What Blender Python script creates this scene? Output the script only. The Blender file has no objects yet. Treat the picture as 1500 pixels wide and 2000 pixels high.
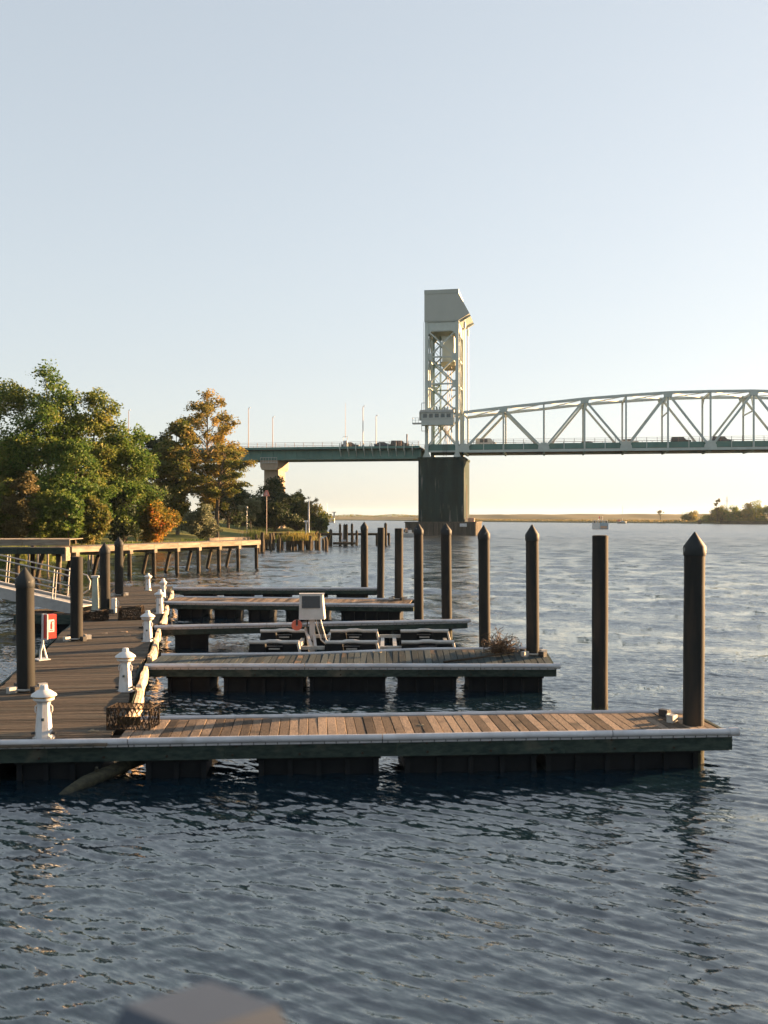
import bpy, bmesh, math, random
import numpy as np
from mathutils import Vector, Matrix

# ------------------------------------------------------------------ camera, sky, sun, exposure
S = bpy.context.scene
COL = S.collection
cam_d = bpy.data.cameras.new('camera')
cam = bpy.data.objects.new('camera', cam_d); COL.objects.link(cam)
cam_d.sensor_fit = 'VERTICAL'; cam_d.sensor_height = 36.0; cam_d.sensor_width = 27.0
cam_d.lens = 35.0; cam_d.shift_y = 0.004
cam_d.clip_start = 0.05; cam_d.clip_end = 20000
cam.location = (0, 0, 4.5); cam.rotation_euler = (math.radians(90), 0, 0)
cam_d.dof.use_dof = True; cam_d.dof.focus_distance = 120.0; cam_d.dof.aperture_fstop = 2.1
S.camera = cam

SUN_AZ, SUN_EL = math.radians(64), math.radians(9.0)
W = bpy.data.worlds.new('World'); S.world = W; W.use_nodes = True
wn = W.node_tree.nodes; wl = W.node_tree.links
for n in list(wn): wn.remove(n)
sky = wn.new('ShaderNodeTexSky'); sky.sky_type = 'NISHITA'; sky.sun_disc = False
sky.sun_elevation = SUN_EL; sky.sun_rotation = SUN_AZ
sky.altitude = 0; sky.air_density = 1.0; sky.dust_density = 1.2; sky.ozone_density = 1.3
gm = wn.new('ShaderNodeGamma'); gm.inputs['Gamma'].default_value = 0.42   # the hazy evening sky is flatter than clear air
hsv = wn.new('ShaderNodeHueSaturation'); hsv.inputs['Saturation'].default_value = 0.64
bg = wn.new('ShaderNodeBackground'); bg.inputs['Strength'].default_value = 0.081
wo = wn.new('ShaderNodeOutputWorld')
wl.new(sky.outputs[0], gm.inputs[0]); wl.new(gm.outputs[0], hsv.inputs['Color']); wb = wn.new('ShaderNodeMix'); wb.data_type = 'RGBA'; wb.blend_type = 'MULTIPLY'; wb.inputs[0].default_value = 1.0; wb.inputs[7].default_value = (0.978, 1.0, 1.03, 1)   # white balance
wl.new(hsv.outputs[0], wb.inputs[6]); wl.new(wb.outputs[2], bg.inputs[0]); wl.new(bg.outputs[0], wo.inputs[0])

sun_d = bpy.data.lights.new('sun', 'SUN'); sun_d.energy = 5.0; sun_d.angle = math.radians(0.53)
sun_d.color = (1.0, 0.60, 0.29)
sun = bpy.data.objects.new('sun', sun_d); COL.objects.link(sun)
SD = Vector((math.sin(SUN_AZ)*math.cos(SUN_EL), math.cos(SUN_AZ)*math.cos(SUN_EL), math.sin(SUN_EL)))
sun.rotation_euler = (-SD).to_track_quat('-Z', 'Y').to_euler(); sun.location = (60, 30, 60)

vs = S.view_settings
vs.view_transform = 'Standard'; vs.look = 'None'; vs.exposure = 2.68; vs.gamma = 1.0; vs.use_curve_mapping = False
S.cycles.max_bounces = 8; S.cycles.transparent_max_bounces = 8
S.cycles.use_denoising = True
S.cycles.caustics_reflective = False; S.cycles.caustics_refractive = False

HAZE = 0.000045
R = random.Random(7)
rng = np.random.default_rng(11)
rad = math.radians

# ------------------------------------------------------------------ materials
MATS = {}
def mat(name, c1, c2=None, rough=0.7, scale=3.0, stretch=(1, 1, 1), bump=0.0, rnd=0.0, metal=0.0, detail=6.0, lo=0.35, hi=0.65, spec=None,
        c3=None, s3=0.7, lo3=0.55, hi3=0.7, coords='Object', st3=(1, 1, 1)):
    if name in MATS: return MATS[name]
    m = bpy.data.materials.new(name); m.use_nodes = True
    nt = m.node_tree; N = nt.nodes; L = nt.links
    p = N['Principled BSDF']
    p.inputs['Roughness'].default_value = rough; p.inputs['Metallic'].default_value = metal
    if spec is None and rough >= 0.7: spec = 0.15
    if spec is not None: p.inputs['Specular IOR Level'].default_value = spec
    if c2 is None: c2 = tuple(x*0.75 for x in c1)
    tc = N.new('ShaderNodeTexCoord'); mp = N.new('ShaderNodeMapping'); mp.inputs['Scale'].default_value = stretch
    oi = N.new('ShaderNodeObjectInfo')
    add = N.new('ShaderNodeVectorMath'); add.operation = 'ADD'
    sc = N.new('ShaderNodeMath'); sc.operation = 'MULTIPLY'; sc.inputs[1].default_value = 57.0
    L.new(oi.outputs['Random'], sc.inputs[0])
    L.new(tc.outputs[coords], add.inputs[0]); L.new(sc.outputs[0], add.inputs[1]); L.new(add.outputs[0], mp.inputs[0])
    nz = N.new('ShaderNodeTexNoise'); nz.inputs['Scale'].default_value = scale; nz.inputs['Detail'].default_value = detail
    nz.inputs['Roughness'].default_value = 0.62
    L.new(mp.outputs[0], nz.inputs['Vector'])
    rp = N.new('ShaderNodeValToRGB'); e = rp.color_ramp.elements
    e[0].position = lo; e[0].color = (*c1, 1); e[1].position = hi; e[1].color = (*c2, 1)
    L.new(nz.outputs['Fac'], rp.inputs[0]); col = rp.outputs[0]
    if c3 is not None:
        n3 = N.new('ShaderNodeTexNoise'); n3.inputs['Scale'].default_value = s3; n3.inputs['Detail'].default_value = 5
        m3 = N.new('ShaderNodeMapping'); m3.inputs['Scale'].default_value = st3; L.new(add.outputs[0], m3.inputs[0]); L.new(m3.outputs[0], n3.inputs['Vector'])
        r3 = N.new('ShaderNodeMapRange'); r3.inputs[1].default_value = lo3; r3.inputs[2].default_value = hi3
        L.new(n3.outputs['Fac'], r3.inputs[0])
        mx = N.new('ShaderNodeMix'); mx.data_type = 'RGBA'
        L.new(r3.outputs[0], mx.inputs[0]); L.new(col, mx.inputs[6]); mx.inputs[7].default_value = (*c3, 1); col = mx.outputs[2]
    if rnd:
        hs = N.new('ShaderNodeHueSaturation'); mr = N.new('ShaderNodeMapRange')
        mr.inputs[3].default_value = 1 - rnd; mr.inputs[4].default_value = 1 + rnd
        L.new(oi.outputs['Random'], mr.inputs[0]); L.new(mr.outputs[0], hs.inputs['Value']); L.new(col, hs.inputs['Color']); col = hs.outputs[0]
    L.new(col, p.inputs['Base Color'])
    if bump:
        b = N.new('ShaderNodeBump'); b.inputs['Strength'].default_value = bump; b.inputs['Distance'].default_value = 0.02
        L.new(nz.outputs['Fac'], b.inputs['Height']); L.new(b.outputs[0], p.inputs['Normal'])
    MATS[name] = m
    return m

def leaf_mat(name, stops, trans=0.45):
    m = bpy.data.materials.new(name); m.use_nodes = True
    N = m.node_tree.nodes; L = m.node_tree.links
    for n in list(N): N.remove(n)
    out = N.new('ShaderNodeOutputMaterial'); g = N.new('ShaderNodeNewGeometry')
    rp = N.new('ShaderNodeValToRGB'); el = rp.color_ramp.elements
    while len(el) < len(stops): el.new(0.5)
    for k, (pos, c) in enumerate(stops): el[k].position = pos; el[k].color = (*c, 1)
    tc = N.new('ShaderNodeTexCoord'); nz = N.new('ShaderNodeTexNoise'); nz.inputs['Scale'].default_value = 0.35; nz.inputs['Detail'].default_value = 2
    L.new(tc.outputs['Object'], nz.inputs['Vector'])
    mx = N.new('ShaderNodeMath'); mx.operation = 'MULTIPLY_ADD'; mx.inputs[1].default_value = 0.55
    m2 = N.new('ShaderNodeMath'); m2.operation = 'MULTIPLY_ADD'; m2.inputs[1].default_value = 1.6; m2.inputs[2].default_value = -0.55
    L.new(nz.outputs['Fac'], m2.inputs[0]); L.new(g.outputs['Random Per Island'], mx.inputs[0]); L.new(m2.outputs[0], mx.inputs[2])
    L.new(mx.outputs[0], rp.inputs[0])
    d = N.new('ShaderNodeBsdfPrincipled'); d.inputs['Roughness'].default_value = 0.6; d.inputs['Specular IOR Level'].default_value = 0.25
    t = N.new('ShaderNodeBsdfTranslucent'); ms = N.new('ShaderNodeMixShader'); ms.inputs[0].default_value = trans
    L.new(rp.outputs[0], d.inputs['Base Color']); L.new(rp.outputs[0], t.inputs['Color'])
    L.new(d.outputs[0], ms.inputs[1]); L.new(t.outputs[0], ms.inputs[2]); L.new(ms.outputs[0], out.inputs[0])
    MATS[name] = m
    return m

PLANK = mat('weathered_plank', (0.245, 0.185, 0.135), (0.085, 0.067, 0.053), 0.85, 9, (9, 0.9, 3), 0.25, 0.62, c3=(0.055, 0.047, 0.04), s3=1.5, lo3=0.56, hi3=0.74)
PLANKM = mat('walkway_plank', (0.12, 0.094, 0.069), (0.036, 0.033, 0.029), 0.85, 9, (0.8, 9, 3), 0.3, 0.38, c3=(0.045, 0.05, 0.045), s3=0.5, lo3=0.5, hi3=0.72)
PLANKD = mat('painted_shade_plank', (0.07, 0.082, 0.08), (0.03, 0.042, 0.045), 0.85, 9, (9, 0.9, 3), 0.25, 0.4, c3=(0.2, 0.14, 0.095), s3=0.9, lo3=0.62, hi3=0.7)  # darker blue-green copy of the plank; the deck's shade put into its colour
FASCIA = mat('green_treated_timber', (0.045, 0.062, 0.052), (0.018, 0.03, 0.028), 0.85, 5, (1, 3, 3), 0.3, 0.15, c3=(0.12, 0.11, 0.085), s3=1.3, lo3=0.6, hi3=0.8)
SILVER = mat('bleached_timber', (0.62, 0.50, 0.37), (0.24, 0.17, 0.115), 0.9, 6, (6, 0.5, 6), 0.5, 0.15)
PIERW = mat('pier_timber', (0.26, 0.23, 0.185), (0.15, 0.125, 0.098), 0.9, 2, (0.4, 3, 3), 0.3, 0.15, c3=(0.13, 0.12, 0.07), s3=0.8, lo3=0.58, hi3=0.75)
DARKW = mat('creosote_timber', (0.075, 0.06, 0.045), (0.03, 0.027, 0.022), 0.9, 3, (3, 3, 0.4), 0.4, 0.25)
PIPE = mat('grey_pvc', (0.52, 0.53, 0.56), (0.40, 0.40, 0.42), 0.5, 2, (1, 1, 1), 0, 0.06, c3=(0.25, 0.24, 0.22), s3=2.2, lo3=0.62, hi3=0.8)
FLOATM = mat('black_plastic', (0.006, 0.008, 0.010), (0.012, 0.014, 0.016), 0.6, 3, spec=0.12)
SLEEVE = mat('pile_sleeve', (0.022, 0.022, 0.021), (0.012, 0.014, 0.014), 0.75, 1.2, (2, 2, 0.5), 0.15, 0.2, c3=(0.055, 0.04, 0.029), s3=2.2, lo3=0.56, hi3=0.76, st3=(1, 1, .16))
PCAP = mat('pile_cap_plastic', (0.03, 0.034, 0.036), (0.022, 0.026, 0.028), 0.6, 4, spec=0.15, c3=(0.22, 0.22, 0.21), s3=7, lo3=0.66, hi3=0.72)
GALV = mat('galvanised_steel', (0.42, 0.43, 0.42), (0.28, 0.27, 0.25), 0.5, 6, metal=0.5)
ALU = mat('gangway_aluminium', (0.36, 0.36, 0.36), (0.27, 0.27, 0.27), 0.45, 3, metal=0.3)
WHITE = mat('white_gelcoat', (0.56, 0.57, 0.58), (0.42, 0.41, 0.39), 0.5, 3, lo=0.45, hi=0.75)
WSTAIN = mat('stained_white_gelcoat', (0.52, 0.53, 0.54), (0.30, 0.26, 0.215), 0.55, 4, (3, 3, 0.8), lo=0.5, hi=0.8)
OCHRE = mat('ochre_band', (0.42, 0.25, 0.07), (0.33, 0.2, 0.06), 0.5, 4)
RED = mat('red_cabinet', (0.55, 0.035, 0.02), (0.45, 0.03, 0.02), 0.4, 3)
ORED = mat('faded_red_plastic', (0.62, 0.13, 0.07), (0.5, 0.1, 0.06), 0.5, 3)
RUST = mat('rusty_wire', (0.045, 0.033, 0.024), (0.025, 0.02, 0.016), 0.9, 8)
BLACK = mat('black_rubber', (0.015, 0.015, 0.016), (0.025, 0.025, 0.026), 0.5, 4)
SCREEN = mat('dark_panel_glass', (0.01, 0.012, 0.018), (0.012, 0.014, 0.02), 0.15, 2)
LIFTW = mat('lift_white_plastic', (0.50, 0.49, 0.47), (0.38, 0.37, 0.35), 0.5, 3)
LOGM = mat('wet_log', (0.065, 0.062, 0.042), (0.025, 0.027, 0.022), 0.8, 4, (1, 4, 4), 0.6)
STEEL = mat('pale_bridge_paint', (0.42, 0.475, 0.445), (0.36, 0.405, 0.38), 0.55, 0.6, (1, 1, 1), 0, 0.05)
STEELD = mat('green_bridge_paint', (0.08, 0.18, 0.16), (0.06, 0.14, 0.125), 0.6, 0.5, (1, 1, 0.3))
CLAD = mat('ribbed_cladding', (0.40, 0.43, 0.405), (0.365, 0.395, 0.37), 0.55, 0.4)
TRIM = mat('cladding_trim', (0.30, 0.33, 0.31), (0.27, 0.3, 0.28), 0.55, 0.5)
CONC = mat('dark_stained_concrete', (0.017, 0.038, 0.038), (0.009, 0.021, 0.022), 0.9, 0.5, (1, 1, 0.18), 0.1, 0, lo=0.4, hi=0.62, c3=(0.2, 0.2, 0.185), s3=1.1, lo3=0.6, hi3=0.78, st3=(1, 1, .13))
CONCL = mat('pale_concrete', (0.36, 0.29, 0.22), (0.25, 0.2, 0.155), 0.9, 0.4, (1, 1, 0.3))
ROADM = mat('bridge_road', (0.06, 0.06, 0.06), (0.045, 0.045, 0.045), 0.9, 1)
FENDM = mat('fender_timber', (0.11, 0.095, 0.078), (0.05, 0.047, 0.042), 0.9, 1.2, (3, 3, 0.3), 0.2, 0.25)
GLASS = mat('window_glass', (0.05, 0.08, 0.09), (0.04, 0.06, 0.07), 0.08, 1)
POLE = mat('lamp_pole_paint', (0.20, 0.13, 0.11), (0.16, 0.1, 0.09), 0.5, 1)
ROPE = mat('rope', (0.30, 0.27, 0.2), (0.2, 0.17, 0.12), 0.9, 20)
CAR_COLS = [mat('car_paint_charcoal', (0.05, 0.055, 0.06), None, 0.25), mat('car_paint_white', (0.6, 0.6, 0.58), None, 0.25),
            mat('car_paint_silver', (0.3, 0.31, 0.31), None, 0.25, metal=0.5), mat('car_paint_navy', (0.04, 0.06, 0.09), None, 0.25)]
BARK = mat('bark', (0.12, 0.095, 0.07), (0.055, 0.045, 0.035), 0.95, 3, (3, 3, 0.6), 0.4)
BARKP = mat('pale_bark', (0.34, 0.28, 0.21), (0.16, 0.12, 0.09), 0.9, 2, (2, 2, 0.6), 0.3)
BLUEH = mat('pale_blue_hull', (0.25, 0.36, 0.45), (0.2, 0.3, 0.38), 0.5, 1)
SKIN = mat('warm_cloth', (0.5, 0.32, 0.22), (0.4, 0.25, 0.2), 0.8, 2)

# ------------------------------------------------------------------ mesh helpers
class MB:
    def __init__(self): self.v = []; self.f = []
    def add(self, vs, fs):
        o = len(self.v); self.v += [tuple(x) for x in vs]; self.f += [tuple(i+o for i in f) for f in fs]; return self
    def box(self, c, s, rz=0.0, M=None):
        x, y, z = (k/2 for k in s)
        vv = [Vector((a*x, b*y, d*z)) for d in (-1, 1) for b in (-1, 1) for a in (-1, 1)]
        T = M if M is not None else Matrix.Rotation(rz, 4, 'Z')
        vv = [T @ p + Vector(c) for p in vv]
        return self.add(vv, [(0, 2, 3, 1), (4, 5, 7, 6), (0, 1, 5, 4), (2, 6, 7, 3), (0, 4, 6, 2), (1, 3, 7, 5)])
    def span(self, x0, x1, y0, y1, z0, z1):
        return self.box(((x0+x1)/2, (y0+y1)/2, (z0+z1)/2), (abs(x1-x0), abs(y1-y0), abs(z1-z0)))
    def beam(self, a, b, w, h, up=(0, 0, 1)):
        a = Vector(a); b = Vector(b); d = b-a; Ln = d.length
        x = d.normalized(); u = Vector(up)
        if abs(x.dot(u)) > 0.99: u = Vector((0, 1, 0))
        y = u.cross(x).normalized(); z = x.cross(y)
        M = Matrix((x, y, z)).transposed().to_4x4()
        return self.box((a+b)/2, (Ln, w, h), M=M)
    def tube(self, pts, r, n=8, caps=True):
        pts = [Vector(p) for p in pts]; rs = r if isinstance(r, (list, tuple)) else [r]*len(pts)
        o = len(self.v); prev = None
        for i, p in enumerate(pts):
            t = (pts[min(i+1, len(pts)-1)] - pts[max(i-1, 0)])
            t = t.normalized() if t.length > 1e-9 else Vector((0, 0, 1))
            if prev is None:
                a = Vector((0, 0, 1)) if abs(t.z) < 0.9 else Vector((1, 0, 0)); prev = (a - t*a.dot(t)).normalized()
            else:
                q = prev - t*prev.dot(t); prev = q.normalized() if q.length > 1e-6 else prev
            bb = t.cross(prev)
            for k in range(n):
                an = 2*math.pi*k/n
                self.v.append(tuple(p + (prev*math.cos(an) + bb*math.sin(an))*rs[i]))
        for i in range(len(pts)-1):
            for k in range(n):
                a = o+i*n+k; b = o+i*n+(k+1) % n
                self.f.append((a, b, b+n, a+n))
        if caps:
            self.f.append(tuple(o+k for k in reversed(range(n)))); self.f.append(tuple(o+(len(pts)-1)*n+k for k in range(n)))
        return self
    def lathe(self, prof, n=16, c=(0, 0, 0)):
        o = len(self.v)
        for r, z in prof:
            for k in range(n):
                a = 2*math.pi*k/n; self.v.append((c[0]+r*math.cos(a), c[1]+r*math.sin(a), c[2]+z))
        for i in range(len(prof)-1):
            for k in range(n):
                a = o+i*n+k; b = o+i*n+(k+1) % n; self.f.append((a, b, b+n, a+n))
        self.f.append(tuple(o+k for k in reversed(range(n)))); self.f.append(tuple(o+(len(prof)-1)*n+k for k in range(n)))
        return self
    def prism(self, poly, y0, y1):   # polygon in x,z extruded along y
        n = len(poly); o = len(self.v)
        self.v += [(x, y0, z) for x, z in poly] + [(x, y1, z) for x, z in poly]
        self.f.append(tuple(o+k for k in range(n))); self.f.append(tuple(o+n+k for k in reversed(range(n))))
        for k in range(n): self.f.append((o+k, o+n+k, o+n+(k+1) % n, o+(k+1) % n))
        return self
    def mesh(self, name, smooth=False):
        me = bpy.data.meshes.new(name); me.from_pydata(self.v, [], self.f)
        bm = bmesh.new(); bm.from_mesh(me); bmesh.ops.recalc_face_normals(bm, faces=bm.faces); bm.to_mesh(me); bm.free()
        if smooth:
            me.polygons.foreach_set('use_smooth', [True]*len(me.polygons))
            try: me.set_sharp_from_angle(angle=rad(40))
            except Exception: pass
        return me
    def build(self, name, m, parent=None, loc=None, rot=None, smooth=False, label=None):
        return place(name, self.mesh(name, smooth), m, parent, loc, rot, label)

def place(name, me, m, parent=None, loc=None, rot=None, label=None):
    o = bpy.data.objects.new(name, me); COL.objects.link(o)
    if m is not None and not me.materials: me.materials.append(m)
    if parent is not None: o.parent = parent
    if loc is not None: o.location = loc
    if rot is not None: o.rotation_euler = rot
    if label: o['label'] = label
    return o

def tag(o, label, cat, group=None):
    o['label'] = label; o['category'] = cat
    if group: o['group'] = group
    return o
def thing(name, label, cat, loc=(0, 0, 0), rz=0.0, group=None):
    o = bpy.data.objects.new(name, None); COL.objects.link(o); o.empty_display_size = 0.2
    o.location = loc; o.rotation_euler = (0, 0, rz)
    return tag(o, label, cat, group)
def copy_tree(o, parent=None):
    c = o.copy(); COL.objects.link(c); c.parent = parent
    for ch in list(o.children): copy_tree(ch, c)
    return c
def np_mesh(name, v, f, m, parent=None, smooth=False):
    v = np.asarray(v, np.float32); f = np.asarray(f, np.int32); k = f.shape[1]
    me = bpy.data.meshes.new(name)
    me.vertices.add(len(v)); me.vertices.foreach_set('co', v.ravel())
    me.loops.add(f.size); me.loops.foreach_set('vertex_index', f.ravel())
    me.polygons.add(len(f)); me.polygons.foreach_set('loop_start', np.arange(0, f.size, k, dtype=np.int32))
    if smooth: me.polygons.foreach_set('use_smooth', np.ones(len(f), bool))
    me.update(calc_edges=True)
    return place(name, me, m, parent)
def structure(o): o['kind'] = 'structure'; return o
def sstep(a, b, x): t = np.clip((x-a)/(b-a), 0, 1); return t*t*(3-2*t)

# ------------------------------------------------------------------ water
def axis(lo, hi, fine_lo, fine_hi, d, grow):
    a = list(np.arange(fine_lo, fine_hi, d)); s = d; x = a[-1]
    while x < hi: s *= grow if x < 150 else 1.09; x += s; a.append(min(x, hi))
    s = d; x = a[0]; b = []
    while x > lo: s *= grow if x > -60 else 1.09; x -= s; b.append(max(x, lo))
    return np.array(b[::-1]+a)
xs = axis(-4000, 4000, -9.5, 9.5, 0.05, 1.019)
ys = [-40, -20, -8, -2, 2, 4, 5.5]; y = 6.0
while y < 9000: ys.append(y); y += max(0.04, 0.0031*y) if y < 34 else (.0075*y if y < 420 else .03*y)
ys = np.array(ys)
GX, GY = np.meshgrid(xs, ys)
cell = np.maximum(np.gradient(xs)[None, :], np.gradient(ys)[:, None]*0.6)
Z = np.zeros_like(GX); DX = np.zeros_like(GX); DY = np.zeros_like(GX)
for k in range(72):
    lam = 0.15 * (9.0 ** ((k+0.5)/72)) * rng.uniform(0.9, 1.1)
    th = math.atan2(0.86, 0.50) + rng.normal(0, 0.20)
    if k % 4 == 0: th = math.atan2(0.92, -0.25) + rng.normal(0, 0.25)
    kk = 2*math.pi/lam
    slope = 0.034*math.exp(-(math.log(lam/.27)/.65)**2)+.007
    amp = slope/kk
    fade = sstep(2.5, 4.5, lam/cell)*(1-sstep(35, 80, GY))*(1-sstep(10, 22, np.abs(GX)))
    ph = kk*(GX*math.cos(th)+GY*math.sin(th)) + rng.uniform(0, 6.28)
    # patchiness so that crests come in groups
    grp = 0.75+0.5*np.sin(GX*rng.uniform(-.5, .5)+GY*rng.uniform(-.5, .5)+rng.uniform(0, 6.28))
    Z += amp*fade*grp*np.sin(ph)
    DX += 0.8*amp*fade*grp*math.cos(th)*np.cos(ph); DY += 0.8*amp*fade*grp*math.sin(th)*np.cos(ph)
for k in range(30):                                   # longer wind waves out on the open river
    lam = 1.1*(7.0**((k+.5)/30))*rng.uniform(.9, 1.1); th = math.atan2(0.9, 0.3)+rng.normal(0, .55); kk = 2*math.pi/lam
    amp = .030/kk; fade = sstep(2.2, 4.0, lam/cell)*(.12+.88*sstep(18, 60, GY))*(1-sstep(330, 420, GY))*(1-sstep(90, 150, np.abs(GX)))
    ph = kk*(GX*math.cos(th)+GY*math.sin(th))+rng.uniform(0, 6.28)
    grp = .75+.5*np.sin(GX*rng.uniform(-.1, .1)+GY*rng.uniform(-.1, .1)+rng.uniform(0, 6.28))
    Z += amp*fade*grp*np.sin(ph); DX += .7*amp*fade*grp*math.cos(th)*np.cos(ph); DY += .7*amp*fade*grp*math.sin(th)*np.cos(ph)
nr, nc = GX.shape
V = np.stack([(GX+DX).ravel(), (GY+DY).ravel(), Z.ravel()-.19], 1)
idx = np.arange(nr*nc).reshape(nr, nc)
F = np.stack([idx[:-1, :-1].ravel(), idx[:-1, 1:].ravel(), idx[1:, 1:].ravel(), idx[1:, :-1].ravel()], 1)
wm = bpy.data.materials.new('river_water'); wm.use_nodes = True
N = wm.node_tree.nodes; L = wm.node_tree.links; P = N['Principled BSDF']
P.inputs['Base Color'].default_value = (0.005, 0.015, 0.024, 1); P.inputs['Roughness'].default_value = 0.06; P.inputs['IOR'].default_value = 2.15
tc = N.new('ShaderNodeTexCoord'); geo = N.new('ShaderNodeNewGeometry')
def vmath(op, a, b=None, scale=None):
    n = N.new('ShaderNodeVectorMath'); n.operation = op
    for k, x in enumerate((a, b)):
        if x is None: continue
        if hasattr(x, 'is_output'): L.new(x, n.inputs[k])
        else: n.inputs[k].default_value = x
    if scale is not None:
        if hasattr(scale, 'is_output'): L.new(scale, n.inputs['Scale'])
        else: n.inputs['Scale'].default_value = scale
    return n.outputs[0]
def ripple(scale, stretch, rot, detail, amp):
    mp = N.new('ShaderNodeMapping'); mp.vector_type = 'TEXTURE'; mp.inputs['Scale'].default_value = stretch; mp.inputs['Rotation'].default_value = (0, 0, rot)
    L.new(tc.outputs['Object'], mp.inputs[0])
    nz = N.new('ShaderNodeTexNoise'); nz.inputs['Scale'].default_value = scale; nz.inputs['Detail'].default_value = detail; nz.inputs['Roughness'].default_value = 0.55
    L.new(mp.outputs[0], nz.inputs['Vector'])
    return vmath('MULTIPLY', vmath('SUBTRACT', nz.outputs['Color'], (.5, .5, .5)), amp)
sl = vmath('ADD', ripple(2.2, (1.7, .5, 1), -0.45, 4, (.26, .50, 0)), ripple(8.0, (1.8, .5, 1), -0.62, 3, (.42, .72, 0)))
sl = vmath('ADD', sl, ripple(0.35, (1.5, .7, 1), -0.2, 7, (.25, .60, 0)))
wp = N.new('ShaderNodeTexNoise'); wp.inputs['Scale'].default_value = 0.02; wp.inputs['Detail'].default_value = 3   # wind patches
L.new(tc.outputs['Object'], wp.inputs['Vector'])
wr_ = N.new('ShaderNodeMapRange'); wr_.inputs[1].default_value = .35; wr_.inputs[2].default_value = .65; wr_.inputs[3].default_value = .85; wr_.inputs[4].default_value = 1.2
L.new(wp.outputs['Fac'], wr_.inputs[0])
sl = vmath('SCALE', sl, scale=wr_.outputs[0])
sy = N.new('ShaderNodeSeparateXYZ'); L.new(tc.outputs['Object'], sy.inputs[0])
rr_ = N.new('ShaderNodeMapRange'); rr_.interpolation_type = 'SMOOTHSTEP'; rr_.inputs[1].default_value = 25; rr_.inputs[2].default_value = 220; rr_.inputs[3].default_value = .04; rr_.inputs[4].default_value = .27
L.new(sy.outputs['Y'], rr_.inputs[0]); L.new(rr_.outputs[0], P.inputs['Roughness'])      # waves too small to tell apart further out
nn = vmath('NORMALIZE', vmath('ADD', geo.outputs['Normal'], sl))
L.new(nn, P.inputs['Normal'])
water = structure(np_mesh('water', V, F, wm, smooth=True))

# ------------------------------------------------------------------ banks
SH_Y = [-50, 60, 86, 93, 112, 130, 150, 168, 205, 236, 262, 300, 400, 600, 900, 1400]
SH_X = [-70, -50, -41, -35, -34, -31, -24, -19, -16, -14, -14, -20, -40, -110, -260, -500]
def ground_z(x, y):
    d = np.interp(y, SH_Y, SH_X) - x + 0.9*np.sin(y*0.31)+0.5*np.sin(y*0.83+x*0.2)
    z = -1.6 + 2.5*sstep(-3.5, 3.5, d) + 4.0*sstep(5, 46, d) + 0.12*np.sin(x*0.6+y*0.4)*sstep(1, 8, d)
    return z
gx = np.concatenate([np.arange(-400, -90, 12), np.arange(-90, -4, 1.1), [0, 6]]); gy = np.concatenate([np.arange(-60, 70, 10), np.arange(70, 290, 1.6), np.arange(290, 1400, 18)])
BX, BY = np.meshgrid(gx, gy); BZ = ground_z(BX, BY)
def grid_faces(nr, nc):
    i = np.arange(nr*nc).reshape(nr, nc)
    return np.stack([i[:-1, :-1].ravel(), i[:-1, 1:].ravel(), i[1:, 1:].ravel(), i[1:, :-1].ravel()], 1)
LAWN = mat('bank_lawn', (0.12, 0.13, 0.035), (0.075, 0.095, 0.025), 0.95, 0.8, (1, 1, 1), 0.3, c3=(0.15, 0.11, 0.06), s3=0.16, lo3=0.52, hi3=0.7)
structure(np_mesh('river_bank', np.stack([BX.ravel(), BY.ravel(), BZ.ravel()], 1), grid_faces(*BX.shape), LAWN, smooth=True))
# far bank: marsh and long levee across the river
FS_X = [-1800, -500, -150, -60, 0, 60, 140, 225, 330, 900, 2500]
FS_Y = [1500, 1280, 1120, 1090, 1040, 830, 690, 588, 520, 420, 380]
fx = np.concatenate([np.arange(-1800, -150, 60), np.arange(-150, 420, 9), np.arange(420, 2500, 80)]); fd = np.concatenate([np.arange(-12, 60, 4), np.arange(60, 420, 14), np.arange(420, 4000, 250)])
FX, FD = np.meshgrid(fx, fd)
FYs = np.interp(FX, FS_X, FS_Y); FY = FYs + FD
lev = sstep(20, 90, FX)*2.6
FZ = -1.2 + 2.0*sstep(-8, 6, FD) + (2.7+lev)*sstep(100, 330, FD) + 0.35*np.sin(FX*0.05+FD*0.03)*sstep(5, 40, FD) + 0.3*np.sin(FX*0.17)*sstep(5, 30, FD)
MARSH = mat('marsh_grass', (0.15, 0.12, 0.06), (0.08, 0.08, 0.036), 0.95, 0.02, (1, 2.5, 1), 0, lo=0.4, hi=0.62)
structure(np_mesh('far_bank', np.stack([FX.ravel(), FY.ravel(), FZ.ravel()], 1), grid_faces(*FX.shape), MARSH, smooth=True))
def far_z(x, y):
    d = y-np.interp(x, FS_X, FS_Y)
    return float(-1.2 + 2.0*sstep(-8, 6, d) + (2.7+sstep(20, 90, x)*2.6)*sstep(100, 330, d))

# ------------------------------------------------------------------ bridge
BR_O = (10.66, 248.2, 0.0); BR_RZ = -rad(9.5); BW = 13.0
def bridge_thing(name, label, cat, u=0, group=None):
    d = Vector((math.cos(BR_RZ), math.sin(BR_RZ), 0))
    return thing(name, label, cat, Vector(BR_O)+d*u, BR_RZ, group)

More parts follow.
